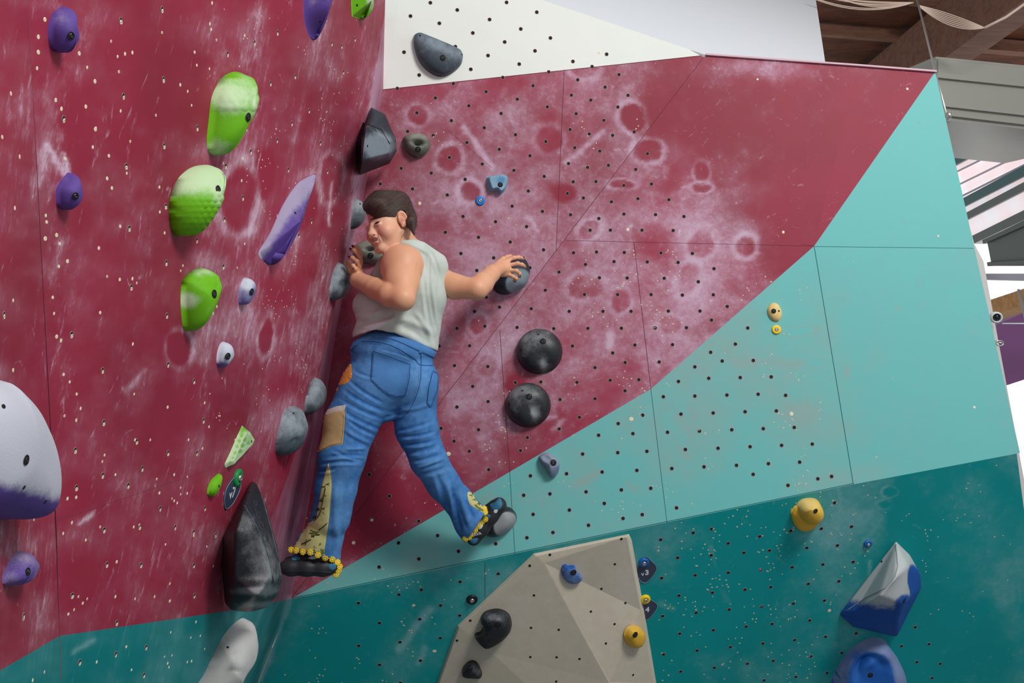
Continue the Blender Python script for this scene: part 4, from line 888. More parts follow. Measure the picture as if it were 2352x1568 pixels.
fl = MB(); fl.slab([(-6, -3, 0), (9, -3, 0), (9, 9, 0), (-6, 9, 0)][::1], (0, 0, 1), .1)
tag(fl.build('floor', mat('crash_mat_grey', rgb(120, 124, 130), .8)), kind='structure')
cz = 6.6
c_ = MB(); c_.slab([(1.5, 5.6, cz), (12, 5.6, cz), (12, 16, cz), (1.5, 16, cz)], (0, 0, -1), .05)
tag(c_.build('ceiling', deck), kind='structure')
def onz(px, py, z):
    d = P(px, py, 1) - CAM; return CAM + d * (z - CAM[2]) / d[2]
def beam(a, b, za, w, h, m, name, label, cat='beam', group=None):
    A, Bq = onz(*a, za), onz(*b, za); d = Bq - A
    b_ = MB(); b_.box(A - d * .15, Bq + d * .3, np.array([0, 0, 1.0]), w, h)
    o = b_.build(name, m); 
    tag(o, label, cat, group); return o
beam((1990, 230), (2330, -30), 6.15, .32, .62, beamw, 'roof_beam', 'wide glued timber beam running diagonally under the dark ceiling')
beam((1885, 70), (2112, 88), 6.5, .07, .12, beamw, 'roof_joist', 'thin ceiling joist left of the diagonal beam', 'joist')
beam((2200, 100), (2352, 112), 6.5, .12, .14, beamw, 'roof_joist', 'ceiling joist right of the diagonal beam above the duct', 'joist')
beam((2110, 2), (2230, 14), 6.5, .08, .1, beamw, 'roof_joist', 'short joist piece at the top edge by the cable bundle', 'joist')
# ventilation duct
def duct(front, dback, z, name, label, ribs, m):
    root = bpy.data.objects.new(name, None); COL.objects.link(root); tag(root, label, 'duct')
    F4 = [P(*q) for q in front]
    root.location = Vector(sum(F4) / 4)
    b = MB(); n = np.cross(F4[1] - F4[0], F4[3] - F4[0]); n /= np.linalg.norm(n)
    if n @ (CAM - F4[0]) < 0: n = -n
    b.slab(F4, n, dback)
    o = b.build('duct_body', m, None); bm = bmesh.new(); bm.from_mesh(o.data); bmesh.ops.recalc_face_normals(bm, faces=bm.faces[:]); bmesh.ops.bevel(bm, geom=bm.edges[:], offset=.025, segments=3, affect='EDGES'); bm.to_mesh(o.data); bm.free()
    o.parent = root; o.matrix_parent_inverse = root.matrix_world.inverted()
    o.location = (-root.location); o.matrix_parent_inverse = Matrix()
    for t in ribs:
        r = MB(); a = F4[0] + (F4[3] - F4[0]) * t; c = F4[1] + (F4[2] - F4[1]) * t
        r.box(a + n * .01, c + n * .01, n, .035, .03)
        q = r.build('stiffening_rib', m, root); q.location = -root.location
    return root
duct([(2148, 127, 7.0), (2560, 168, 7.4), (2560, 318, 7.4), (2148, 270, 7.0)], 1.1, 0, 'ventilation_duct', 'long galvanised ventilation duct behind the top right wall corner', (.33, .78), metal)
duct([(2262, 548, 8.6), (2420, 470, 7.6), (2420, 612, 7.6), (2275, 612, 8.6)], .5, 0, 'ventilation_unit', 'grey sheet metal air unit right of the aqua wall edge', (.1, .9), metal_d)
# glazed roof strip, its bars
def glow(name, col, st):
    m = mat(name, col, .5); t = NT(m); n = t.noise(1.6, 3, .5, t.n('ShaderNodeTexCoord').outputs['Object'])
    c = t.mix(t.sstep(n, .38, .62), (1.0, .80, .82, 1), (.96, .93, .97, 1)); t.l(c, t.b.inputs['Emission Color']); t.l(c, t.b.inputs['Base Color']); t.b.inputs['Emission Strength'].default_value = st
    return m
RF = Plane((2150, 270, 11.5), (2430, 240, 9.0), (2430, 470, 9.6))
rf = MB(); rf.slab([RF.hit(*q) for q in [(2100, 255), (2450, 262), (2450, 448), (2100, 615)]], RF.n, .03)
tag(rf.build('window_1', glow('daylit_polycarbonate', (.9, .85, .86), .62)), kind='structure')
bar_d = mat('dark_green_glazing_bar', rgb(70, 112, 112), .4, .2)
for i, (a, b, w, m, lab) in enumerate([((2180, 378), (2348, 287), .09, bar_d, 'dark green roof glazing bar, upper one'), ((2190, 478), (2420, 358), .09, bar_d, 'dark green roof glazing bar, lower one'), ((2200, 508), (2420, 394), .075, metal_d, 'grey conduit under the lower roof glazing bar')]):
    b_ = MB(); A, Bq = RF.hit(*a, .08), RF.hit(*b, .08); b_.box(A, Bq, RF.n, w, .1)
    tag(b_.build('glazing_bar' if i < 2 else 'conduit', m), lab, 'bar' if i < 2 else 'pipe')
th = MB()
for a, b in [((2180, 330), (2300, 272)), ((2190, 398), (2420, 285)), ((2190, 430), (2420, 318)), ((2200, 455), (2420, 345))]: th.box(RF.hit(*a, .02), RF.hit(*b, .02), RF.n, .02, .02)
tag(th.build('trim_2', mat('pale_glazing_seam', rgb(226, 222, 226), .5)), kind='structure')
e_ = MB(); e_.box(RF.hit(2225, 556, .05), RF.hit(2440, 452, .05), RF.n, .09, .08); tag(e_.build('trim_3', metal_d), kind='structure')
# far window wall, timber and purple wall
FW = MB(); FW.slab([P(2200, 560, 14), P(2600, 560, 14), P(2600, 1300, 14), P(2200, 1300, 14)], -FWD, .05)
wn = mat('overexposed_window', (1, 1, 1), .5, emit=((1, 1, 1), 1.15)); tag(FW.build('window_2', wn), kind='structure')
s_ = MB(); s_.slab([P(2265, 628, 12), P(2420, 628, 12), P(2420, 646, 12), P(2265, 642, 12)], -FWD, .1); tag(s_.build('trim_4', mat('pale_grey_rail', rgb(190, 190, 200), .5)), kind='structure')
t4 = MB(); t4.box(P(2270, 716, 11), P(2480, 650, 9.5), UPV, .25, .17); tag(t4.build('timber_beam', beamy), 'pale orange timber beam seen past the right wall edge', 'beam')
pw = MB(); pw.slab([P(2290, 745, 12), P(2480, 660, 11), P(2480, 830, 11), P(2290, 892, 12)], -FWD, .2); tag(pw.build('wall_far', mat('purple_wall', rgb(150, 88, 150), .35, 0, .6)), kind='structure')
r_ = MB(); r_.tube([P(2339, 664, 9), P(2356, 735, 9)], .012, 8); tag(r_.build('hanging_rod', M['greyw'], None, True), 'short pale rod in front of the orange timber beam', 'rod')
r_ = MB(); r_.tube([P(2302, 743, 6), P(2420, 743, 6)], .005, 6); tag(r_.build('cable', M['greyw'], None, True), 'thin grey cable running right from the white camera', 'cable')
# steel post behind the right wall edge
post = [(2160, 250, 4.95), (2240, 560, 4.95), (2262, 600, 4.95), (2290, 718, 4.95), (2312, 825, 4.95), (2338, 985, 4.95), (2352, 1105, 4.95), (2420, 1500, 4.95)]
pm = MB(); a = [P(2128, 160, 4.95), P(2238, 560, 4.95), P(2259, 600, 4.95), P(2356, 1120, 4.95), P(2420, 1560, 4.95), P(2330, 1560, 4.95), P(2100, 560, 4.95), P(2090, 160, 4.95)]
pm.slab(a, -FWD, .12); po = tag(pm.build('trim_5', mat('off_white_post', rgb(206, 200, 198), .5)), kind='structure')
# little white security camera on the post
root = bpy.data.objects.new('security_camera', None); COL.objects.link(root); tag(root, 'small white round camera on the post at the right wall edge', 'camera')
b = MB(); c0 = P(2284, 728, 4.9); ax = P(2297, 731, 4.75) - c0; ax /= np.linalg.norm(ax)
root.location = Vector(c0)
b.prof(c0 - c0, ax, [(.0, 0), (.024, .0), (.028, .02), (.028, .06), (.024, .075), (.02, .075), (.018, .06)], 24, 0); b.build('housing', mat('white_plastic', rgb(214, 216, 218), .35), root, True)
b = MB(); b.prof(ax * .062, ax, [(.0178, 0), (.014, .004), (.008, .008)], 20, 0); b.build('lens', mat('dark_glass', rgb(24, 26, 30), .1), root, True)
b = MB(); cc = P(2294, 786, 4.9); ring_ = [P(2296 + 9 * math.cos(t), 788 + 6 * math.sin(t), 4.88) for t in np.linspace(0, 6.28, 20)]; b.tube([P(2286, 783, 4.92), P(2290, 785, 4.88)] + ring_, .003, 6)
tag(b.build('snap_hook', M['steel'], None, True), 'small steel ring hanging on the post below the white camera', 'hook')
# hanging wire with its end clamp, cable bundles
root = bpy.data.objects.new('suspension_wire', None); COL.objects.link(root); tag(root, 'steel suspension wire hanging past the top right wall corner', 'wire')
b = MB(); b.tube([P(2098, -30, 6.2), P(2112, 20, 6.0), P(2148, 165, 5.2), P(2178, 280, 5.0)], .006, 8); b.build('wire', M['steel'], root, True)
b = MB(); b.tube([P(2179, 258, 5.0), P(2180, 272, 5.0)], .012, 10); b.build('clamp', M['steel'], root, True)
cb = MB(); cbm = mat('pale_cable', rgb(200, 176, 160), .6)
random.seed(3)
def sag(a, b, s, n=14): return [P(a[0] + (b[0] - a[0]) * t, a[1] + (b[1] - a[1]) * t + s * 4 * t * (1 - t), 6.6) for t in np.linspace(0, 1, n)]
for i in range(7):
    x0 = random.uniform(1860, 1960)
    cb.tube(sag((x0, -6), (2098, 6), 3 + i * 3.2), .0035, 6)
tag(cb.build('cable_bundle', cbm, None, True), 'loose bundle of pale cables left of the suspension wire', 'cables')
cb = MB()
for i in range(7): cb.tube(sag((2108, 12), (2262, 64), -4 + i * 4.2), .0035, 6)
cb.tube([P(2262, 64, 6.6), P(2310, 40, 6.6), P(2380, -10, 6.6)], .01, 6)
tag(cb.build('cable_bundle', cbm, None, True), 'loose bundle of pale cables right of the suspension wire', 'cables')
# ------------------------------------------------------------------ the climber: smooth implicit surfaces meshed with surface nets
PO = P(930, 800, 3.93)                       # origin of the figure's own frame: x right, y up, z towards the room
ROT = np.array([RGT, UPV, -FWD])
def Lc(px, py, z): return ROT @ (P(px, py, z) - PO)
def toW(v): return PO + v @ ROT
class Field:
    def __init__(s): s.ops = []
    def ell(s, c, r, k=.02, rot=None, sub=False):
        s.ops.append(('e', np.array(c, float), np.array(r, float), k, rot, sub)); return s
    def cap(s, a, b, ra, rb, k=.02, sub=False, flat=None):
        s.ops.append(('c', np.array(a, float), np.array(b, float), ra, rb, k, sub, flat)); return s
    def chain(s, pts, rs, k=.015, flat=None):
        for i in range(len(pts) - 1): s.cap(pts[i], pts[i + 1], rs[i], rs[i + 1], k, False, flat)
        return s
    def fn(s, f, k, sub=False): s.ops.append(('f', f, k, sub)); return s
    def __call__(s, X):
        D = np.full(len(X), 1.0)
        for o in s.ops:
            if o[0] == 'e':
                _, c, r, k, rot, sub = o
                q = X - c
                if rot is not None: q = q @ rot.T
                q0 = np.sqrt(((q / r) ** 2).sum(1)); q1 = np.sqrt(((q / r ** 2) ** 2).sum(1)) + 1e-9
                d = q0 * (q0 - 1) / q1
            elif o[0] == 'c':
                _, a, b, ra, rb, k, sub, flat = o
                ab = b - a; L = ab @ ab + 1e-12
                t = np.clip(((X - a) @ ab) / L, 0, 1); q = X - a - t[:, None] * ab
                if flat is not None:
                    fn_, fs = flat; pr = q @ fn_; q = q + (pr * (fs - 1))[:, None] * fn_
                d = np.sqrt((q * q).sum(1)) - (ra + (rb - ra) * t)
            else: _, f, k, sub = o; d = f(X)
            if sub:
                d = -d; h = np.clip(.5 - .5 * (d - D) / -k, 0, 1) if False else np.maximum(k - np.abs(D - d), 0) / k
                D = np.maximum(D, d) + h * h * k * .25
            else:
                h = np.maximum(k - np.abs(D - d), 0) / k
                D = np.minimum(D, d) - h * h * k * .25
        return D
def nets(f, lo, hi, h, thr=None):
    lo, hi = np.array(lo), np.array(hi); B = 4
    n = (np.ceil((hi - lo) / (h * B)).astype(int)) * B + 1; nc = (n - 1) // B
    g = [lo[i] + (np.arange(nc[i]) + .5) * h * B for i in range(3)]
    G = np.stack(np.meshgrid(*g, indexing='ij'), -1).reshape(-1, 3)
    D = np.concatenate([f(G[i:i + 400000]) for i in range(0, len(G), 400000)]).reshape(nc)
    thr = thr or h * B * 1.6
    act = np.abs(D) < thr
    Fv = np.ones(tuple(n), np.float32)
    for dx in range(B + 0):
        pass
    sg = np.where(D < 0, -1, 1).astype(np.float32)
    big = np.repeat(np.repeat(np.repeat(sg, B, 0), B, 1), B, 2)
    Fv[:-1, :-1, :-1] = big
    ii = np.argwhere(act)
    off = np.stack(np.meshgrid(*[np.arange(B + 1)] * 3, indexing='ij'), -1).reshape(-1, 3)
    idx = (ii[:, None, :] * B + off[None]).reshape(-1, 3)
    key = np.unique((idx[:, 0] * n[1] + idx[:, 1]) * n[2] + idx[:, 2])
    X = np.stack([key // (n[1] * n[2]), (key // n[2]) % n[1], key % n[2]], -1)
    W = lo + X * h
    Fv.reshape(-1)[key] = np.concatenate([f(W[i:i + 400000]) for i in range(0, len(W), 400000)])
    S = Fv < 0
    c = [S[a:(a - 1) or None, b:(b - 1) or None, d:(d - 1) or None] for a in (0, 1) for b in (0, 1) for d in (0, 1)]
    cnt = sum(x.astype(np.int8) for x in c); cell = (cnt > 0) & (cnt < 8)
    ci = np.argwhere(cell); vid = -np.ones(cell.shape, np.int32); vid[tuple(ci.T)] = np.arange(len(ci))
    acc = np.zeros((len(ci), 3)); num = np.zeros(len(ci))
    for ax in range(3):
        for a in (0, 1):
            for b in (0, 1):
                o = [0, 0, 0]; oth = [i for i in range(3) if i != ax]; o[oth[0]] = a; o[oth[1]] = b
                p0 = ci + o; e = [0, 0, 0]; e[ax] = 1; p1 = p0 + e
                f0 = Fv[tuple(p0.T)]; f1 = Fv[tuple(p1.T)]; m = (f0 < 0) != (f1 < 0)
                t = np.where(m, f0 / (f0 - f1 + 1e-12), 0)
                acc += m[:, None] * (np.array(o) + t[:, None] * np.array(e)); num += m
    V = lo + (ci + acc / num[:, None]) * h
    Q = []
    for ax in range(3):
        a, b = [i for i in range(3) if i != ax]
        sl0 = [slice(None)] * 3; sl1 = [slice(None)] * 3; sl0[ax] = slice(0, -1); sl1[ax] = slice(1, None)
        ch = S[tuple(sl0)] != S[tuple(sl1)]; e = np.argwhere(ch)
        e = e[(e[:, a] > 0) & (e[:, b] > 0) & (e[:, a] < n[a] - 1) & (e[:, b] < n[b] - 1)]
        s0 = S[tuple(e.T)]
        def v(da, db):
            q = e.copy(); q[:, a] += da; q[:, b] += db; return vid[tuple(q.T)]
        q = np.stack([v(-1, -1), v(0, -1), v(0, 0), v(-1, 0)], 1)
        flip = s0 if ax != 1 else ~s0
        q[~flip] = q[~flip][:, ::-1]
        Q.append(q[(q >= 0).all(1)])
    return V, np.vstack(Q)
def vnorm(V, Q):
    n = np.cross(V[Q[:, 2]] - V[Q[:, 0]], V[Q[:, 3]] - V[Q[:, 1]]); N = np.zeros_like(V)
    for i in range(4): np.add.at(N, Q[:, i], n)
    return N / (np.linalg.norm(N, axis=1)[:, None] + 1e-12)
def px_of(W):
    d = W - CAM; z = d @ FWD; return 1176 + F * (d @ RGT) / z, 784 - F * (d @ UPV) / z, z
def relax(V, Q, it=2, lam=.5):
    E = np.vstack([Q[:, [0, 1]], Q[:, [1, 2]], Q[:, [2, 3]], Q[:, [3, 0]]])
    for _ in range(it):
        S = np.zeros_like(V); c = np.zeros(len(V))
        for a, b in ((0, 1), (1, 0)):
            np.add.at(S, E[:, a], V[E[:, b]]); np.add.at(c, E[:, a], 1)
        V = V + lam * (S / c[:, None] - V)
    return V
def organ(name, f, lo, hi, h, m, parent, disp=None, color=None, wear=None, it=2):
    V, Q = nets(f, lo, hi, h); V = relax(V, Q, it)
    W = toW(V); N = vnorm(W, Q)
    px, py, z = px_of(W)
    if disp is not None: W = W + N * disp(px, py, V)[:, None]
    me = bpy.data.meshes.new(name)
    me.vertices.add(len(W)); me.vertices.foreach_set('co', W.astype(np.float32).ravel())
    me.loops.add(len(Q) * 4); me.loops.foreach_set('vertex_index', Q.astype(np.int32).ravel())
    me.polygons.add(len(Q)); me.polygons.foreach_set('loop_start', np.arange(0, len(Q) * 4, 4, dtype=np.int32)); me.polygons.foreach_set('loop_total', np.full(len(Q), 4, np.int32))
    me.update(calc_edges=True); me.validate(); me.polygons.foreach_set('use_smooth', [True] * len(me.polygons))
    if color is not None: cattr(me, 'tint', color(px, py, V, N))
    if wear is not None: fattr(me, 'wear', wear(px, py, V))
    o = link(name, me, m, parent)
    bv = BVHTree.FromPolygons([Vector(v) for v in W], [list(map(int, q)) for q in Q])
    return o, bv
def creases(lines, seed=1):
    """lines: (x0,y0,x1,y1,width px,depth m, bend px)"""
    def f(px, py, V=None):
        out = np.zeros(len(px))
        for x0, y0, x1, y1, wd, dp, bend in lines:
            dx, dy = x1 - x0, y1 - y0; L = math.hypot(dx, dy); ux, uy = dx / L, dy / L
            t = ((px - x0) * ux + (py - y0) * uy) / L; e = -(px - x0) * uy + (py - y0) * ux
            e = e - bend * 4 * t * (1 - t)
            en = np.clip(np.minimum(t, 1 - t) * 4 + .15, 0, 1)
            w_ = wd
            out += np.where((t > -.05) & (t < 1.05), en * dp * (np.exp(-(e / w_) ** 2) - .6 * np.exp(-((e - 1.5 * w_) / w_) ** 2)), 0)
        return out
    return f

def skinmat():
    m = mat('skin', (.7, .45, .33), .48, 0, .4); t = NT(m)
    c = t.n('ShaderNodeAttribute', attribute_name='tint').outputs['Color']
    tc = t.n('ShaderNodeTexCoord').outputs['Object']; n = t.noise(60, 4, .6, tc); n2 = t.noise(9, 3, .6, tc)
    mx = t.n('ShaderNodeMix', data_type='RGBA', blend_type='MULTIPLY'); mx.inputs[0].default_value = .35; t.l(c, mx.inputs[6])
    t.l(t.mix(t.sstep(n2, .3, .7), (1.0, .86, .8, 1), (1, 1, 1, 1)), mx.inputs[7]); t.l(mx.outputs[2], t.b.inputs['Base Color'])
    t.b.inputs['Subsurface Weight'].default_value = .12; t.b.inputs['Subsurface Radius'].default_value = (.012, .005, .003); t.b.inputs['Subsurface Scale'].default_value = 1.0
    t.bump(n, .15, .001); return m
def clothmat(name, c1, c2, tw=900, rough=.85, folds=.0, wearc=None):
    m = mat(name, c1, rough, 0, .2); t = NT(m); tc = t.n('ShaderNodeTexCoord').outputs['Object']
    n = t.noise(tw * .5, 2, .6, tc); n2 = t.noise(14, 5, .6, tc)
    col = t.mix(t.sstep(n2, .3, .7), (*c1, 1), (*c2, 1))
    if wearc:
        at = t.n('ShaderNodeAttribute', attribute_name='wear').outputs['Fac']
        col = t.mix(t.math('MULTIPLY_ADD', n, .25, t.math('SUBTRACT', at, .12), clamp=True), col, (*wearc, 1))
    t.l(col, t.b.inputs['Base Color']); t.bump(n, .35, .0015); return m
SKIN = skinmat()
DENIM = clothmat('denim', rgb(52, 108, 172), rgb(44, 96, 158), wearc=rgb(110, 164, 216))
DENIMd = clothmat('denim_seam', rgb(36, 84, 142), rgb(40, 90, 150)); 
STITCH = mat('pale_stitching', rgb(84, 134, 184), .8)
SHIRT = clothmat('sage_jersey', rgb(160, 172, 160), rgb(150, 162, 152), 600)
HAIRm = mat('dark_brown_hair', rgb(52, 34, 30), .42, 0, .5)
person = bpy.data.objects.new('person', None); COL.objects.link(person)
tag(person, 'climber in sage tank top and patched flared blue jeans, seen from behind, face turned left', 'person')
PR = []   # parts get parented at the end

# --- head frame
phi = math.radians(15); yaw = math.radians(45)
Rz = np.array([[math.cos(phi), -math.sin(phi), 0], [math.sin(phi), math.cos(phi), 0], [0, 0, 1]])
hf = Rz @ np.array([-math.sin(yaw), -.06, math.cos(yaw)]); hf /= np.linalg.norm(hf)
hs = Rz @ np.array([math.cos(yaw), 0, math.sin(yaw)])
hs = hs - (hs @ hf) * hf; hs /= np.linalg.norm(hs)
hu = np.cross(hf, hs); hu = hu if hu[1] > 0 else -hu
HO = Lc(892, 512, 3.945); HS = 1.03
HR = np.array([hs, hf, hu])               # local = HR @ (X-HO)
def hp(s, f, u): return HO + HS * (s * hs + f * hf + u * hu)
def hell(fd, c, r, k=.015, sub=False, tilt=None):
    R = HR if tilt is None else tilt @ HR
    fd.ell(hp(*c), np.array(r) * HS, k, R, sub)
body = Field()
# torso core, pelvis and legs (under the clothes)
Tz = 3.98
body.ell(Lc(945, 660, Tz), (.105, .12, .085), .04)
body.ell(Lc(918, 725, Tz + .01), (.135, .11, .105), .05)
body.ell(Lc(903, 840, 3.985), (.12, .12, .09), .05)
body.cap(Lc(950, 590, 3.97), Lc(940, 660, Tz), .07, .1, .05)
# shoulder line
body.cap(Lc(925, 614, 3.95), Lc(990, 625, 4.0), .056, .052, .03)
# neck
body.cap(Lc(950, 598, 3.985), hp(.0, -.040, -.045), .050, .045, .015)
# left arm (raised towards the corner hold)
SHL, ELL, WRL = Lc(915, 612, 3.94), Lc(925, 686, 3.77), Lc(823, 643, 3.965)
body.ell(Lc(923, 612, 3.895), (.083, .088, .072), .014)
body.chain([Lc(923, 612, 3.90), Lc(922, 650, 3.84), ELL], [.074, .066, .047], .02)
body.chain([ELL, Lc(895, 677, 3.80), Lc(862, 662, 3.88), WRL], [.046, .046, .041, .032], .008)
# right arm
SHR, ELR, WRR = Lc(1000, 632, 3.98), Lc(1096, 664, 3.94), Lc(1142, 618, 4.17)
body.chain([Lc(995, 640, 4.03), Lc(1045, 658, 3.985), ELR], [.060, .049, .041], .015)
body.chain([ELR, Lc(1108, 651, 3.98), Lc(1128, 629, 4.09), WRR], [.042, .043, .035, .029], .012)
# hands
def fing(pts, r0=.0092, r1=.0075):
    P3 = [Lc(*p) for p in pts]; n = len(P3)
    body.chain(P3, [r0 + (r1 - r0) * i / (n - 1) for i in range(n)], .0035)
    for q in P3[1:-1]: body.ell(q, (r0 * 1.03,) * 3, .004)
    return P3
body.ell(Lc(1157, 616, 4.205), (.030, .030, .014), .016, Rz @ np.eye(3))
body.cap(WRR, Lc(1158, 616, 4.2), .024, .022, .016)
body.cap(Lc(1150, 606, 4.2), Lc(1167, 600, 4.215), .014, .011, .010)
body.cap(Lc(1152, 628, 4.2), Lc(1171, 630, 4.215), .015, .011, .010)
RF_ = [fing([(1163, 600, 4.212), (1180, 592, 4.222), (1191, 591, 4.236), (1201, 593, 4.262)]),
       fing([(1169, 609, 4.205), (1189, 605, 4.207), (1199, 608, 4.225), (1206, 612, 4.252)]),
       fing([(1170, 620, 4.205), (1186, 622, 4.2), (1193, 628, 4.212), (1193, 635, 4.238)]),
       fing([(1168, 630, 4.207), (1178, 635, 4.203), (1185, 639, 4.215), (1181, 645, 4.24)], .0088, .007),
       fing([(1143, 605, 4.19), (1156, 595, 4.23), (1165, 591, 4.262), (1172, 588, 4.285)], .0115, .009)]
LH_ = (3.97)
body.ell(Lc(822, 622, 3.985), (.017, .034, .030), .014)
body.cap(WRL, Lc(822, 628, 3.98), .026, .022, .018)
LF_ = [fing([(822, 626, 3.955), (817, 617, 3.945), (811, 610, 3.948), (812, 618, 3.955)], .0088, .007),
       fing([(826, 612, 3.962), (820, 600, 3.95), (810, 592, 3.952), (803, 592, 3.962)]),
       fing([(829, 606, 3.98), (825, 589, 3.972), (814, 575, 3.976), (806, 574, 3.988)]),
       fing([(829, 604, 4.005), (828, 585, 4.0), (821, 570, 4.002), (812, 566, 4.012)]),
       fing([(818, 638, 4.0), (806, 624, 4.02), (801, 611, 4.035), (799, 602, 4.045)], .0115, .009)]
# legs
HIL, KNL, ANL = Lc(855, 900, 3.94), Lc(785, 1055, 3.87), Lc(742, 1262, 3.93)
HIR, KNR, ANR = Lc(955, 920, 3.98), Lc(990, 1062, 3.97), Lc(1094, 1190, 4.10)
body.chain([HIL, KNL, ANL], [.075, .048, .032], .03); body.chain([HIR, KNR, ANR], [.065, .042, .032], .03)
body.cap(ANL, Lc(690, 1300, 3.93), .034, .026, .02); body.cap(ANR, Lc(1140, 1175, 4.12), .034, .026, .02)
# head
hell(body, (0, -.02, .045), (.072, .090, .078), .02)
hell(body, (0, .022, -.02), (.062, .062, .078), .016)
hell(body, (0, .030, -.068), (.053, .052, .040), .014)
body.cap(hp(.045, -.005, -.045), hp(.018, .065, -.088), .018, .014, .012); body.cap(hp(-.045, -.005, -.045), hp(-.018, .065, -.088), .018, .014, .012)
body.cap(hp(-.009, .078, -.090), hp(.009, .078, -.090), .0175, .0175, .014)
for sx in (1, -1):
    hell(body, (sx * .038, .055, -.034), (.029, .030, .030), .02)
    hell(body, (sx * .031, .100, .002), (.016, .014, .009), .010, True)
    hell(body, (sx * .031, .0735, .000), (.0135, .0125, .0105), .005)     # closed lid bulge
    hell(body, (sx * .0125, .091, -.033), (.0075, .010, .0070), .006)
body.cap(hp(0, .080, .004), hp(0, .096, -.025), .0085, .0110, .016); hell(body, (0, .102, -.029), (.0105, .0090, .0080), .010)
hell(body, (0, .082, -.056), (.030, .014, .018), .014)
hell(body, (0, .0965, -.0450), (.025, .0065, .0045), .003)
hell(body, (0, .0950, -.0645), (.022, .0080, .0062), .003)
hell(body, (.003, .101, -.0545), (.023, .016, .0050), .002, True)
# ear
ct, st = math.cos(.25), math.sin(.25)
Et = np.array([[math.cos(.35), math.sin(.35), 0], [-math.sin(.35), math.cos(.35), 0], [0, 0, 1.0]])
hell(body, (.074, -.012, -.004), (.009, .020, .031), .006, False, Et)
hell(body, (.082, -.008, -.001), (.0085, .0125, .021), .003, True, Et)
hell(body, (.077, -.006, -.008), (.004, .006, .009), .004, False, Et)
hell(body, (.071, -.006, -.031), (.006, .008, .008), .005)

SK = np.array(rgb(220, 166, 132)); SKr = np.array(rgb(206, 132, 112)); LIP = np.array(rgb(194, 100, 96)); SKf = np.array(rgb(234, 188, 168))
def skincol(px, py, V, N):
    C = np.tile(SK, (len(V), 1))
    q = (V - HO) @ HR.T / HS
    def g(c, r): return np.exp(-(((q - np.array(c)) / np.array(r)) ** 2).sum(1))[:, None]
    face = g((0, .05, -.03), (.075, .08, .09)); C = C * (1 - .7 * face) + SKf * .7 * face
    for sx in (1, -1):
        b = g((sx * .042, .066, -.030), (.022, .03, .018)) * .75; C = C * (1 - b) + np.array(rgb(226, 140, 130)) * b
    b = g((0, .11, -.034), (.012, .012, .010)) * .4; C = C * (1 - b) + SKr * b
    l = np.clip(g((0, .098, -.0450), (.025, .012, .0048)) + g((0, .096, -.0645), (.022, .012, .0060)), 0, 1) * .72; C = C * (1 - l) + LIP * l
    mo = g((.006, .095, -.0545), (.014, .012, .0036)); C = C * (1 - mo * .85) + np.array(rgb(90, 34, 34)) * mo * .85
    e = g((.080, -.012, -.004), (.012, .02, .03)) * .5; C = C * (1 - e) + np.array(rgb(226, 140, 120)) * e
    e = g((.0775, -.008, -.006), (.006, .008, .012)) * .45; C = C * (1 - e) + np.array(rgb(170, 84, 72)) * e
    # elbows, knuckles, finger tips
    for c, r, s_ in [(Lc(935, 706, 3.79), .035, .35), (Lc(1112, 678, 3.93), .03, .25), (Lc(812, 590, 3.96), .03, .4), (Lc(1195, 615, 4.23), .03, .25), (Lc(915, 580, 3.86), .06, .25)]:
        d = np.exp(-(((V - c) / r) ** 2).sum(1))[:, None] * s_; C = C * (1 - d) + SKr * d
    return C
lo = Lc(640, 1330, 4.36); hi = Lc(1222, 425, 3.66)
lo = np.minimum(lo, hi); hi2 = np.maximum(Lc(640, 1330, 4.36), Lc(1222, 425, 3.66))
ob, bvB = organ('body', body, np.minimum(Lc(640, 1330, 4.36), Lc(1222, 425, 3.66)), hi2, .0027, SKIN, person, color=skincol, it=2, disp=creases([(865, 533, 878, 557, 1.8, -.0022, -3), (877, 548, 879, 556, 1.5, -.001, 0), (960, 600, 962, 650, 2.5, -.0015, 4), (1118, 604, 1132, 640, 3, -.001, 0), (1148, 606, 1150, 636, 1.5, -.0012, 0)]))
# ------------------------------------------------------------------ clothes, hair, shoes
MM = 1.72e-3
def line_y(pts, x): return np.interp(x, [p[0] for p in pts], [p[1] for p in pts])
def cutf(fun):
    """fun(px, py) < 0 where cloth is taken away"""
    def f(X):
        px, py, z = px_of(toW(X)); return fun(px, py) * MM
    return f
HEM = [(700, 790), (803, 779), (830, 766), (862, 757), (905, 764), (955, 786), (1003, 806), (1060, 815)]
shirt = Field()
shirt.ell(Lc(945, 655, 3.98), (.124, .125, .108), .04)
shirt.ell(Lc(872, 702, 4.0), (.108, .082, .10), .04)
shirt.ell(Lc(912, 735, 3.985), (.145, .10, .122), .04)
shirt.ell(Lc(896, 770, 3.985), (.150, .085, .125), .04)
shirt.chain([Lc(966, 610, 3.985), Lc(970, 680, 3.975), Lc(958, 790, 3.98)], [.074, .090, .086], .03)
shirt.cap(Lc(940, 590, 3.965), Lc(990, 612, 3.985), .064, .066, .02)
shirt.fn(cutf(lambda x, y: line_y(HEM, x) - y), .004, True)
shirt.chain([Lc(938, 576, 3.945), Lc(985, 594, 3.985)], [.055, .062], .015)
shirt.cap(Lc(884, 600, 4.03), Lc(862, 645, 4.02), .026, .03, .02)
shirt.chain([Lc(990, 620, 3.985), Lc(983, 690, 3.975)], [.064, .066], .02)
shirt.ell(Lc(912, 614, 3.86), (.094, .100, .125), .005, sub=True)
shirt.fn(cutf(lambda x, y: y - line_y([(860, 600), (905, 570), (922, 553), (950, 549), (975, 556), (1040, 600)], x)), .004, True)
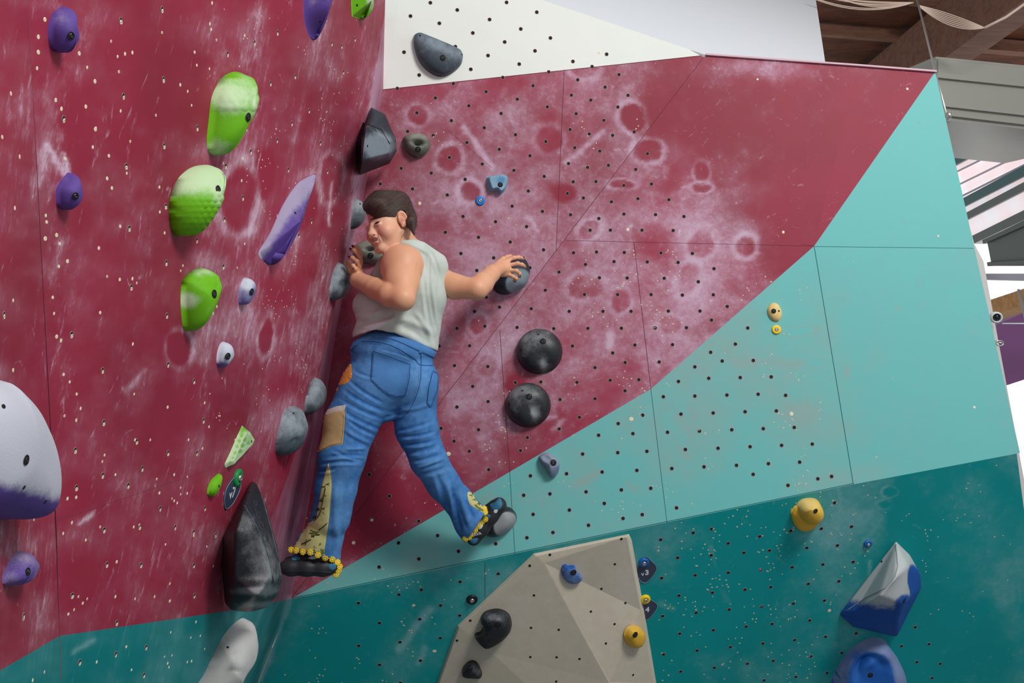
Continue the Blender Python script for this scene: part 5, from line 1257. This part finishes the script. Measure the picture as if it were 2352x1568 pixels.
sf = creases([(978, 585, 1000, 790, 5, -.006, 10), (992, 590, 1012, 770, 4, .004, 8), (965, 600, 975, 700, 5, .004, -8), 
              (820, 742, 905, 722, 6, -.010, 4), (815, 728, 880, 712, 7, .006, 4), (825, 760, 930, 740, 5, -.004, 5), (900, 730, 1000, 770, 8, .005, -8), (910, 748, 985, 790, 7, -.005, -6), (840, 757, 900, 745, 5, .004, 4),
              (1008, 640, 1010, 790, 4, -.004, 4), (950, 715, 990, 780, 6, .004, -5), (930, 560, 985, 585, 4, .003, -4), (985, 570, 1010, 640, 4, -.004, -4)])
def sdisp(px, py, V): return sf(px, py) + .003 * (fractal(px, py, 46.0, 21) - .5)
def swear(px, py, V): return .25 + .9 * gz(px, py, 855, 752, 22, 7, -25) + .8 * gz(px, py, 840, 768, 6, 14, 15) + .5 * gz(px, py, 880, 742, 20, 6, -20) + .5 * (fractal(px, py, 30.0, 5) - .5)
SH2 = clothmat('sage_jersey_chalked', rgb(176, 188, 176), rgb(168, 180, 170), 600, wearc=rgb(232, 236, 236))
so, bvS = organ('tank_top', shirt, Lc(780, 840, 4.2), Lc(1050, 530, 3.76), .0035, SH2, person, disp=sdisp, wear=swear, it=3)

jean = Field()
jean.ell(Lc(903, 805, 3.975), (.172, .085, .128), .03)
jean.ell(Lc(890, 870, 3.975), (.170, .12, .13), .04)
jean.ell(Lc(866, 880, 3.935), (.108, .112, .100), .03)
jean.ell(Lc(958, 880, 3.955), (.086, .105, .095), .03)
jean.chain([Lc(846, 895, 3.95), Lc(805, 975, 3.91), Lc(785, 1050, 3.875), Lc(771, 1120, 3.885), Lc(762, 1190, 3.90)], [.118, .102, .090, .080, .072], .02)
jean.chain([Lc(752, 1170, 3.905), Lc(735, 1235, 3.92), Lc(716, 1290, 3.93)], [.058, .062, .070], .02)
jean.chain([Lc(768, 1170, 3.905), Lc(757, 1235, 3.92), Lc(750, 1300, 3.93)], [.058, .052, .052], .02)
jean.chain([Lc(700, 1240, 3.93), Lc(690, 1285, 3.93)], [.030, .046], .03)
jean.chain([Lc(950, 905, 3.97), Lc(957, 985, 3.975), Lc(984, 1055, 3.975), Lc(1018, 1110, 4.01)], [.094, .082, .071, .065], .02)
jean.chain([Lc(905, 900, 3.96), Lc(886, 938, 3.955)], [.07, .052], .02)
jean.chain([Lc(1018, 1110, 4.01), Lc(1052, 1150, 4.05), Lc(1090, 1202, 4.085), Lc(1104, 1220, 4.10)], [.064, .060, .074, .080], .02)
jean.fn(cutf(lambda x, y: y - line_y([(700, 800), (797, 788), (830, 768), (862, 756), (905, 762), (955, 782), (1003, 806), (1060, 820)], x)), .004, True)
def hem_cut(x, y):
    a = (1262 + (x - 655) * .22 - y)                                   # left hem
    b = ((1096.0 - x) * .82 + (1206.0 - y) * .57)                       # right hem
    return np.where(x < 900, a, b)
jean.fn(cutf(hem_cut), .004, True)
cr = creases([(800, 872, 880, 925, 4, -.005, 4), (790, 895, 885, 945, 4.5, -.006, 5), (780, 915, 880, 962, 4, -.005, 4), (785, 940, 872, 985, 4.5, -.006, 4), (800, 965, 862, 1000, 4, -.005, 3), (790, 985, 850, 1018, 5, .005, 3),
              (742, 1052, 838, 1046, 4, -.006, -4), (735, 1066, 830, 1062, 4, -.005, -3), (728, 1080, 770, 1074, 4, -.005, 3), (790, 1032, 840, 1030, 4, .005, 0), (760, 1030, 836, 1058, 4, -.004, 3),
              (812, 850, 862, 868, 4, -.004, 2), (905, 990, 990, 968, 4, -.005, 3), (908, 1002, 1000, 990, 4, -.005, 5), (920, 1020, 1000, 1010, 4, -.006, 5), (930, 1040, 1010, 1022, 5, -.005, 4), (945, 1060, 1015, 1040, 4, -.006, 3),
              (950, 1075, 1020, 1052, 4, .005, 2), (960, 1090, 1030, 1070, 5, -.004, 4), (890, 950, 940, 925, 5, -.004, 4), (880, 962, 925, 950, 4, -.005, -2), (915, 940, 990, 925, 5, .003, 6),
              (772, 1100, 775, 1270, 7, .003, 4), (795, 1110, 785, 1270, 6, -.003, 3), (1040, 1120, 1062, 1230, 6, -.007, 3), (1055, 1130, 1082, 1215, 6, .006, 2), (1020, 1100, 1045, 1190, 6, .004, -3), (1075, 1150, 1092, 1195, 5, -.005, 2),
              (1000, 1080, 1020, 1160, 6, -.004, -3), (840, 810, 850, 790, 5, .002, 1), (868, 800, 960, 830, 3, -.002, -3)])
def jdisp(px, py, V): return cr(px, py) + .0045 * (fractal(px, py, 40.0, 33) - .5)
def jtone(px, py, V):
    return .2 + .35 * gz(px, py, 890, 860, 60, 60) + .35 * gz(px, py, 785, 1180, 26, 130) + .3 * gz(px, py, 965, 880, 30, 60) + .25 * gz(px, py, 1000, 1080, 40, 40, 40) + .5 * (fractal(px, py, 9.0, 41) - .5) - .25 * gz(px, py, 740, 1120, 14, 80) + 30 * np.clip(cr(px, py), -.01, .01)  # faded seat and legs; fold ridges lighter, fold hollows darker
jo, bvJ = organ('jeans', jean, Lc(630, 1350, 4.26), Lc(1160, 745, 3.74), .0035, DENIM, person, disp=jdisp, wear=jtone, it=2)

# --- pieces laid over the cloth (found by looking along the wall normal, then given their own thickness)
def ray(bv, x, y):
    r = bv.ray_cast(Vector(CAM), Vector(P(x, y, 1.0) - CAM).normalized())
    return (np.array(r[0]), np.array(r[1])) if r[0] is not None else (None, None)
def outn(n, c): return n if n @ (CAM - c) > 0 else -n
def decal(bv, poly, m, name, parent, off=.0016, step=4.0, smooth=True, n=60, wear=None, curved=True):
    O = smooth_poly(poly, n) if curved else smooth_poly(poly, n, True)
    bm = bmesh.new(); vs = [bm.verts.new((x, y, 0)) for x, y in O]; bm.faces.new(vs)
    bmesh.ops.triangulate(bm, faces=bm.faces[:])
    for _ in range(6):
        e = [e for e in bm.edges if e.calc_length() > step and not e.is_boundary]
        if not e: break
        bmesh.ops.subdivide_edges(bm, edges=e, cuts=1); bmesh.ops.triangulate(bm, faces=bm.faces[:])
    dead = []; pos = {}
    for v in bm.verts:
        c, nn = ray(bv, v.co.x, v.co.y)
        if c is None: dead.append(v); continue
        nn = outn(nn, c); edge = v.is_boundary
        pos[v] = (c + nn * (off * (.1 if edge else 1.0)), None)
    bmesh.ops.delete(bm, geom=dead, context='VERTS')
    zs = [float((pos[v][0] - CAM) @ FWD) for v in bm.verts]
    if not zs: bm.free(); return None
    med = float(np.median(zs)); bad = []
    for v in bm.verts:
        v.co = Vector(pos[v][0])
    far = [v for v, z in zip(list(bm.verts), zs) if abs(z - med) > .22]
    bmesh.ops.delete(bm, geom=far, context='VERTS')
    bmesh.ops.recalc_face_normals(bm, faces=bm.faces[:])
    me = bpy.data.meshes.new(name); bm.to_mesh(me); bm.free()
    me.polygons.foreach_set('use_smooth', [True] * len(me.polygons))
    if me.polygons and Vector(me.polygons[0].normal).dot(Vector(CAM) - me.polygons[0].center) < 0: me.flip_normals()
    fattr(me, 'wear', np.full(len(me.vertices), .3 if wear is None else wear))
    return link(name, me, m, parent)
def stitch(bv, lines, m, name, parent, r=.0011, off=.0012, dash=False, step=3.0):
    for ln in lines:
        b = MB()
        ln = np.array(ln, float); d = np.r_[0, np.cumsum(np.linalg.norm(np.diff(ln, axis=0), axis=1))]
        q = np.arange(0, d[-1], step); pts = []
        for t in q:
            c, nn = ray(bv, np.interp(t, d, ln[:, 0]), np.interp(t, d, ln[:, 1]))
            if c is None: continue
            pts.append(c + outn(nn, c) * off)
        pts = [p for i, p in enumerate(pts) if i == 0 or np.linalg.norm(p - pts[i - 1]) < .06]
        if dash:
            for i in range(0, len(pts) - 1, 2): b.tube([pts[i], pts[i + 1]], r, 4)
        elif len(pts) > 1: b.tube(pts, r, 5)
        if b.v: b.build(name, m, parent, True)
def seamline(pts, n=40):
    P_ = np.array(pts, float); out = []
    for i in range(len(P_) - 1):
        p0, p1, p2, p3 = P_[max(i - 1, 0)], P_[i], P_[i + 1], P_[min(i + 2, len(P_) - 1)]
        for t in np.linspace(0, 1, 8, endpoint=False): out.append(.5 * (2 * p1 + (p2 - p0) * t + (2 * p0 - 5 * p1 + 4 * p2 - p3) * t * t + (3 * p1 - p0 - 3 * p2 + p3) * t ** 3))
    out.append(P_[-1]); return out
wb_ = decal(bvJ, [(802, 791), (830, 770), (862, 758), (905, 765), (955, 786), (1003, 809), (1004, 826), (955, 803), (905, 781), (862, 773), (832, 785), (802, 807)], DENIM, 'waistband', jo, .004, curved=False, n=90)
pk1 = [(857, 806), (900, 820), (942, 836), (941, 868), (931, 909), (910, 911), (893, 906), (870, 890), (852, 871)]
p1_ = decal(bvJ, pk1, DENIM, 'back_pocket', jo, .0025, curved=False, n=80)
pk2 = [(993, 853), (1007, 857), (1004, 895), (989, 935), (980, 926), (984, 890)]
p2_ = decal(bvJ, pk2, DENIM, 'back_pocket', jo, .0025, curved=False, n=60)
stitch(bvJ, [seamline([(806, 806), (832, 784), (862, 773), (905, 781), (955, 803), (1003, 826)]), seamline([(806, 793), (832, 772), (862, 761), (905, 768), (955, 789), (1003, 812)]),
             seamline([(832, 784), (868, 786), (905, 796), (950, 822), (966, 838), (1009, 838)]), seamline([(966, 792), (967, 838), (964, 883), (946, 932), (926, 957), (901, 967)]),
             seamline([(815, 790), (817, 830)]), seamline([(797, 803), (818, 808)])], DENIMd, 'seam', jo, .0012)
for pk, q in ((pk1, p1_), (pk2, p2_)):
    c = np.array(pk).mean(0); inn = [tuple(c + (np.array(p) - c) * .93) for p in pk]
    stitch(bvJ, [pk + [pk[0]]], DENIMd, 'pocket_edge', q or jo, .0011, .003)
    stitch(bvJ, [inn + [inn[0]]], STITCH, 'stitching', q or jo, .0008, .0036, dash=True, step=2.2)
stitch(bvJ, [seamline([(835, 788), (868, 790), (905, 800), (948, 826)]), seamline([(963, 842), (960, 883), (942, 930), (922, 954)])], STITCH, 'stitching', jo, .0008, .0016, dash=True, step=2.2)
for (x, y) in ((864, 764), (965, 800)): decal(bvJ, [(x - 3.5, y - 11), (x + 4, y - 10), (x + 4, y + 12), (x - 3.5, y + 11)], DENIM, 'belt_loop', jo, .008, curved=False, n=40)
# side seam of both legs
stitch(bvJ, [seamline([(795, 930), (790, 1020), (757, 1062)]), seamline([(757, 1060), (763, 1112), (757, 1189), (745, 1270)])], STITCH, 'side_seam', jo, .0012, .0012)
OR = mat('orange_patch_cloth', rgb(206, 128, 52), .85); t = NT(OR); vv = t.n('ShaderNodeTexVoronoi'); vv.inputs['Scale'].default_value = 150
t.l(t.n('ShaderNodeTexCoord').outputs['Object'], vv.inputs['Vector']); t.l(t.mix(t.sstep(vv.outputs['Distance'], .2, .35, 1, 0), (*rgb(206, 124, 46), 1), (*rgb(232, 190, 130), 1)), t.b.inputs['Base Color'])
TAN = clothmat('tan_patch_cloth', rgb(184, 156, 112), rgb(170, 142, 100), 600)
decal(bvJ, [(784, 842), (796, 837), (806, 836), (808, 850), (808, 864), (803, 874), (791, 882), (778, 884), (774, 874), (777, 858)], OR, 'orange_patch', jo, .002)
decal(bvJ, [(776, 884), (776, 896), (768, 902), (756, 912), (756, 902), (764, 890)], OR, 'orange_patch', jo, .002)
tp = [(745, 950), (793, 941), (791, 980), (787, 1020), (760, 1024), (730, 1040), (733, 1000), (738, 972)]
tp_ = decal(bvJ, tp, TAN, 'tan_patch', jo, .0025, curved=False, n=70)
decal(bvJ, [(748, 942), (772, 933), (796, 929), (791, 942), (768, 948), (746, 958)], mat('floral_hem_scrap', rgb(196, 184, 178), .8), 'patch_trim', tp_ or jo, .0035, curved=False)
stitch(bvJ, [[(745, 952), (738, 975), (733, 1002), (731, 1038), (760, 1022), (785, 1017), (789, 980), (791, 944)]], mat('tan_stitch', rgb(150, 116, 70), .8), 'stitching', tp_ or jo, .0009, .003)
# floral inserts
FLW = mat('floral_insert', rgb(176, 176, 110), .85, 0, .2); t = NT(FLW); tc = t.n('ShaderNodeTexCoord').outputs['Object']
n1 = t.noise(14, 3, .5, tc, 1.5); n2 = t.noise(60, 3, .6, tc, .5)
t.l(t.mix(t.math('MULTIPLY', t.sstep(n1, .60, .66), t.sstep(n2, .3, .5)), (*rgb(196, 192, 132), 1), (*rgb(104, 112, 44), 1)), t.b.inputs['Base Color'])
ins = [(755, 1062), (761, 1090), (763, 1115), (760, 1150), (757, 1189), (751, 1230), (745, 1276), (712, 1266), (668, 1258), (676, 1250), (686, 1240), (693, 1222), (702, 1204), (718, 1196), (727, 1186), (733, 1150), (740, 1112), (747, 1085)]
i1 = decal(bvJ, ins, FLW, 'floral_insert', jo, .0018, curved=False, n=120)
DG = mat('dark_olive_print', rgb(92, 102, 30), .85); DG2 = mat('deep_olive_print', rgb(58, 60, 24), .85)
if i1:
    for k in range(9):
        a = k * 2.4; rr = 3.0 + k * .9; cx, cy = 716 + 5 + rr * .9 * math.cos(a), 1225 + rr * .75 * math.sin(a)
        decal(bvJ, [(cx + 6 * math.cos(a + q) * (1 if abs(math.cos(q)) > .5 else .8), cy + 4.5 * math.sin(a + q)) for q in np.linspace(0, 2 * math.pi, 8, endpoint=False)], DG if k % 2 else DG2, 'printed_rose', i1, .0022 + k * .00012, n=20, step=5)
    stitch(bvJ, [seamline([(715, 1238), (705, 1244), (692, 1250)]), seamline([(733, 1216), (744, 1208), (752, 1200)]), seamline([(706, 1238), (702, 1252)]), seamline([(748, 1120), (742, 1150), (735, 1180), (722, 1196)])], DG2, 'printed_stem', i1, .0022, .0022)
    for cx, cy in [(744, 1118), (752, 1112), (738, 1150), (731, 1170), (724, 1188), (742, 1168)]:
        decal(bvJ, [(cx - 6, cy + 2), (cx - 2, cy - 5), (cx + 6, cy - 4), (cx + 4, cy + 4)], DG2, 'printed_leaf', i1, .0024, n=18, step=5)
ins2 = [(1074, 1130), (1088, 1134), (1094, 1148), (1106, 1160), (1112, 1170), (1108, 1176), (1092, 1166), (1078, 1156)]
i2 = decal(bvJ, ins2, FLW, 'floral_insert', jo, .002, n=60)
if i2:
    for cx, cy in [(1081, 1138), (1088, 1148), (1098, 1158)]:
        decal(bvJ, [(cx - 6, cy + 1), (cx - 2, cy - 5), (cx + 5, cy - 3), (cx + 4, cy + 5)], DG, 'printed_leaf', i2, .0026, n=18, step=5)

# shoes
RUB = mat('black_rubber', rgb(40, 42, 46), .5, 0, .4); SUE = mat('black_upper', rgb(22, 22, 24), .7); TEALP = mat('teal_suede', rgb(44, 110, 142), .7); WHT = mat('off_white_suede', rgb(206, 208, 210), .7)
def shoe(name, main, upper, box):
    f = Field()
    for pts, rs in main: f.chain([Lc(*p) for p in pts], rs, .02)
    o, bv = organ(name, f, box[0], box[1], .003, RUB, person, it=3)
    g = Field()
    for pts, rs in upper: g.chain([Lc(*p) for p in pts], rs, .015)
    u, bvu = organ('shoe_upper', g, box[0], box[1], .003, SUE, o, it=2)
    return o, bv, u, bvu
bxL = (np.minimum(Lc(625, 1345, 4.05), Lc(800, 1240, 3.80)), np.maximum(Lc(625, 1345, 4.05), Lc(800, 1240, 3.80)))
shL, bvL, uL, bvuL = shoe('climbing_shoe', [([(765, 1299, 3.915), (742, 1304, 3.905), (705, 1303, 3.90), (668, 1303, 3.90), (656, 1302, 3.90)], [.033, .030, .031, .030, .026]), ([(700, 1304, 3.94), (665, 1303, 3.94)], [.032, .028])],
                          [([(752, 1285, 3.925), (735, 1278, 3.925), (700, 1283, 3.92), (664, 1290, 3.92)], [.034, .036, .030, .020]), ([(738, 1290, 3.93), (741, 1245, 3.93)], [.036, .036])], bxL)
bxR = (np.minimum(Lc(1040, 1275, 4.26), Lc(1185, 1120, 3.98)), np.maximum(Lc(1040, 1275, 4.26), Lc(1185, 1120, 3.98)))
shR, bvR, uR, bvuR = shoe('climbing_shoe', [([(1088, 1236, 4.10), (1106, 1214, 4.095), (1128, 1186, 4.09), (1147, 1162, 4.085)], [.030, .028, .027, .028]), ([(1128, 1180, 4.12), (1146, 1158, 4.11)], [.030, .029])],
                          [([(1092, 1215, 4.11), (1112, 1185, 4.115), (1136, 1160, 4.10)], [.034, .034, .024]), ([(1095, 1205, 4.11), (1075, 1180, 4.09)], [.034, .034])], bxR)
def both(b1, b2):
    class Q:
        def ray_cast(s, a, d):
            r1, r2 = b1.ray_cast(a, d), b2.ray_cast(a, d)
            if r1[0] is None: return r2
            if r2[0] is None: return r1
            return r1 if r1[3] < r2[3] else r2
    return Q()
qL, qR = both(bvL, bvuL), both(bvR, bvuR)
decal(qL, [(668, 1272), (676, 1269), (684, 1276), (690, 1284), (680, 1286), (670, 1284)], TEALP, 'toe_panel', shL, .002)
decal(qL, [(756, 1296), (766, 1292), (772, 1298), (770, 1306), (762, 1309), (756, 1304)], TEALP, 'heel_panel', shL, .002)
decal(qL, [(708, 1281), (720, 1276), (728, 1281), (718, 1284)], WHT, 'side_panel', shL, .002)
stitch(qL, [seamline([(655, 1312), (700, 1311), (740, 1313), (765, 1314)])], RUB, 'rand_edge', shL, .0018, .001)
decal(qR, [(1126, 1158), (1138, 1152), (1147, 1143), (1153, 1152), (1152, 1164), (1144, 1171), (1130, 1168)], TEALP, 'toe_panel', shR, .002)
decal(qR, [(1136, 1169), (1144, 1169), (1140, 1178), (1134, 1176)], WHT, 'side_panel', shR, .0022)
decal(qR, [(1118, 1178), (1127, 1185), (1121, 1190), (1114, 1184)], TEALP, 'side_panel', shR, .002)
decal(qR, [(1102, 1203), (1110, 1202), (1106, 1213), (1098, 1214)], WHT, 'side_panel', shR, .002)
decal(qR, [(1078, 1238), (1088, 1236), (1098, 1236), (1096, 1244), (1088, 1249), (1081, 1246)], TEALP, 'heel_panel', shR, .002)
c_, n_ = ray(qR, 1097, 1226)
if c_ is not None:
    n_ = outn(n_, c_); pl_ = Plane(c_, c_ + frame(n_)[0], c_ + frame(n_)[1])
    text3('RVA', pl_, 1097, 1226, .017, white, shR, math.radians(12), .004, 'lettering', bold=.0004)

# daisy trim
YP = mat('yellow_petal', rgb(238, 200, 8), .6); WC = mat('white_flower_centre', rgb(230, 230, 226), .6)
allq = both(both(bvJ, qL), qR)
def daisy(x, y, ox=0, oy=0):
    c, n = ray(allq, x, y)
    if c is None: c, n = P(x, y, 3.9 if x < 900 else 4.05), -FWD
    n = outn(n, c); n = n * .5 + (-FWD) * .5; n /= np.linalg.norm(n); c = c + n * .003
    u, v, _ = frame(n); b = MB(); a0 = random.uniform(0, 1)
    for k in range(8):
        a = a0 + k * math.pi / 4; d = u * math.cos(a) + v * math.sin(a); e = -u * math.sin(a) + v * math.cos(a)
        b.prof(c + d * .0078, n, [(.0020, -.001), (.0046, .0), (.0030, .0016)], 8, 0, ex=1.35, U=d)
    b.prof(c, n, [(.0032, .001), (.0032, .0024), (.0018, .0036)], 10, 1)
    return b.build('daisy', [YP, WC], jo, True)
for q in [(669, 1262), (681, 1264), (696, 1267), (713, 1268), (730, 1274), (747, 1281), (763, 1284), (775, 1291), (780, 1301), (777, 1311), (772, 1319), (1112, 1168), (1114, 1176), (1113, 1184), (1115, 1192), (1108, 1197), (1099, 1206), (1092, 1217), (1085, 1226), (1078, 1233), (1069, 1237)]: daisy(*q)

# hair
hair = Field()
def hh(c, r, k=.015, sub=False): hell(hair, c, r, k, sub)
hh((0, -.020, .052), (.083, .103, .086), .02)
hh((.035, .052, .066), (.050, .044, .034), .02)
hh((-.02, .052, .064), (.056, .044, .034), .02)
hh((.0, -.080, .005), (.055, .034, .060), .02)
def hairline(X):
    q = (X - HO) @ HR.T / HS; s, f_, u = q[:, 0], q[:, 1], q[:, 2]
    side_ = np.interp(f_, [-.2, -.075, -.034, -.030, .0, .010, .05, .12], [-.30, -.075, .018, .024, .024, .004, .014, .022])
    front = 1.7 * np.clip(.024 - s, 0, .12) * np.clip((f_ - .02) / .03, 0, 1)
    lim = side_ + front
    return (u - lim) * .6
hair.fn(hairline, .008, True)
hair.chain([hp(.01, -.092, .0), Lc(944, 510, 3.91), Lc(951, 538, 3.905)], [.034, .016, .005], .03)
def hdisp(px, py, V):
    q = (V - HO) @ HR.T / HS
    a = np.arctan2(q[:, 2] - .03, q[:, 0]); r = a * 34 + 5 * np.sin(q[:, 1] * 30)
    return .0005 * np.sin(r * .8) + .0003 * np.sin(r * 2.3 + 1)
hm = HAIRm; t = NT(hm)
at = t.n('ShaderNodeAttribute', attribute_name='tint').outputs['Vector']
mp = t.n('ShaderNodeMapping'); mp.inputs['Scale'].default_value = (38, 16, 10); t.l(at, mp.inputs[0])
sn = t.noise(1.0, 5, .75, mp.outputs[0]); t.bump(sn, .9, .004)
t.l(t.mix(t.sstep(sn, .3, .72), (*rgb(30, 20, 18), 1), (*rgb(88, 64, 56), 1)), t.b.inputs['Base Color'])
def hcoord(px, py, V, N):
    q = (V - HO) @ HR.T / HS
    return np.c_[np.arctan2(q[:, 2] - .03, q[:, 0]) + 2.0 * q[:, 1], q[:, 1], q[:, 2] * .2]
def hwear(px, py, V):
    q = (V - HO) @ HR.T / HS
    a = np.arctan2(q[:, 2] - .03, q[:, 0]) * 60
    return np.clip(.35 + .2 * np.sin(a + 8 * q[:, 1]) * np.sin(a * 2.7 + 2) + .15 * np.sin(a * 5.3), 0, 1)
bxH = (np.minimum(Lc(800, 560, 4.12), Lc(985, 420, 3.74)), np.maximum(Lc(800, 560, 4.12), Lc(985, 420, 3.74)))
ho, bvH = organ('hair', hair, bxH[0], bxH[1], .0024, hm, person, disp=hdisp, wear=hwear, it=3, color=hcoord)
st = MB()
def strand(pts, z, r=.0009):
    q = seamline(pts); b = [P(x, y, z) for x, y in q]; st.tube(b, r, 5, taper=lambda t: 1 - .6 * t)
strand([(904, 447), (903, 433), (908, 428), (912, 436), (913, 444)], 3.93, .0012)
strand([(926, 462), (940, 466), (950, 480), (955, 500), (957, 520)], 3.93, .0013)
strand([(893, 440), (884, 433), (872, 435), (862, 444)], 3.93); strand([(940, 480), (955, 505), (958, 530), (950, 542)], 3.92)
strand([(936, 470), (951, 500), (954, 525), (948, 545)], 3.91); strand([(842, 500), (848, 507), (856, 510)], 3.84, .0006)
strand([(934, 520), (930, 535), (920, 548)], 3.88, .0007); strand([(938, 522), (934, 538), (926, 550)], 3.88, .0007); strand([(930, 515), (926, 528), (918, 538)], 3.87, .0006)
st.build('loose_strands', hm, ho, True)
# face details
dark = mat('dark_brow', rgb(40, 24, 22), .7); eyem = mat('dark_eye', rgb(26, 18, 18), .15); tooth = mat('tooth_white', rgb(226, 220, 210), .3); gold = mat('gold', rgb(214, 176, 90), .25, 1.0); nailm = mat('dark_nail_polish', rgb(44, 22, 30), .2)
decal(bvB, [(849.5, 505.6), (853, 502.6), (858, 500.2), (864, 499), (871, 500), (866, 502), (860, 503), (854, 504.8)], dark, 'eyebrow', ob, .0012, 2.5, n=30)
decal(bvB, [(836, 507), (839, 504.8), (842, 507.5), (839.5, 508.5)], dark, 'eyebrow', ob, .0012, 2.5, n=20)
decal(bvB, [(859.5, 513.2), (864, 509.8), (870, 508), (874.5, 506.8), (871, 510.8), (866, 513.4)], eyem, 'eye', ob, .0022, 2.5, n=30)
decal(bvB, [(856, 538.6), (860, 537.6), (862.5, 539), (859, 540.6)], mat('nostril_shadow_skin', rgb(112, 58, 50), .7), 'nostril', ob, .0012, 2.5, n=20)
decal(bvB, [(838, 519), (842, 521.6), (846, 519.6), (842, 523)], dark, 'eyelashes', ob, .0020, 2.5, n=20)
decal(bvB, [(859, 549.9), (864.6, 548), (871, 547.6), (869, 550.2), (864, 553.2), (859.6, 553.6)], tooth, 'teeth', ob, .0018, 2.5, n=30)
c, n = ray(bvB, 852, 541)
if c is not None:
    n = outn(n, c); b = MB()
    cc = c + n * .001; b.tube([cc + .0042 * (RGT * math.cos(t) + UPV * math.sin(t) * 1.0 - UPV * .8) for t in np.linspace(-.2, math.pi + .2, 14) + math.pi], .0008, 6)
    b.prof(cc - UPV * .0075, n, [(.0, .0), (.0016, .001), (.0016, .002), (.0008, .003)], 8)
    b.build('nose_ring', gold, ob, True)
def blob(name, c, r, m, parent, d):
    b = MB(); u, v, n = frame(d)
    b.prof(c, n, [(r * .2, -.9 * r), (r * .7, -.6 * r), (r * .95, 0), (r * .7, .6 * r), (r * .2, .9 * r)], 10); b.build(name, m, parent, True)
def nail(px, py, z, ang):
    c = P(px, py, z); b = MB(); U = RGT * math.cos(ang) + UPV * math.sin(ang)
    b.prof(c, -FWD * .5 + UPV * .6, [(.0036, -.003), (.0048, -.001), (.0042, .0012), (.002, .0022)], 12, ex=1.5, U=U)
    b.build('fingernail', nailm, ob, True)
nail(1201.5, 590.5, 4.255, 0.0); nail(1208, 609, 4.245, -.6); nail(1194.5, 634, 4.228, -1.2); nail(1170, 586.5, 4.275, .4); nail(1183, 645.5, 4.232, -1.2)
nail(810, 564.5, 4.0, 2.2); nail(805, 570.5, 3.975, 2.4); nail(802.5, 589, 3.952, 2.6); nail(812.5, 615.5, 3.944, 1.4)
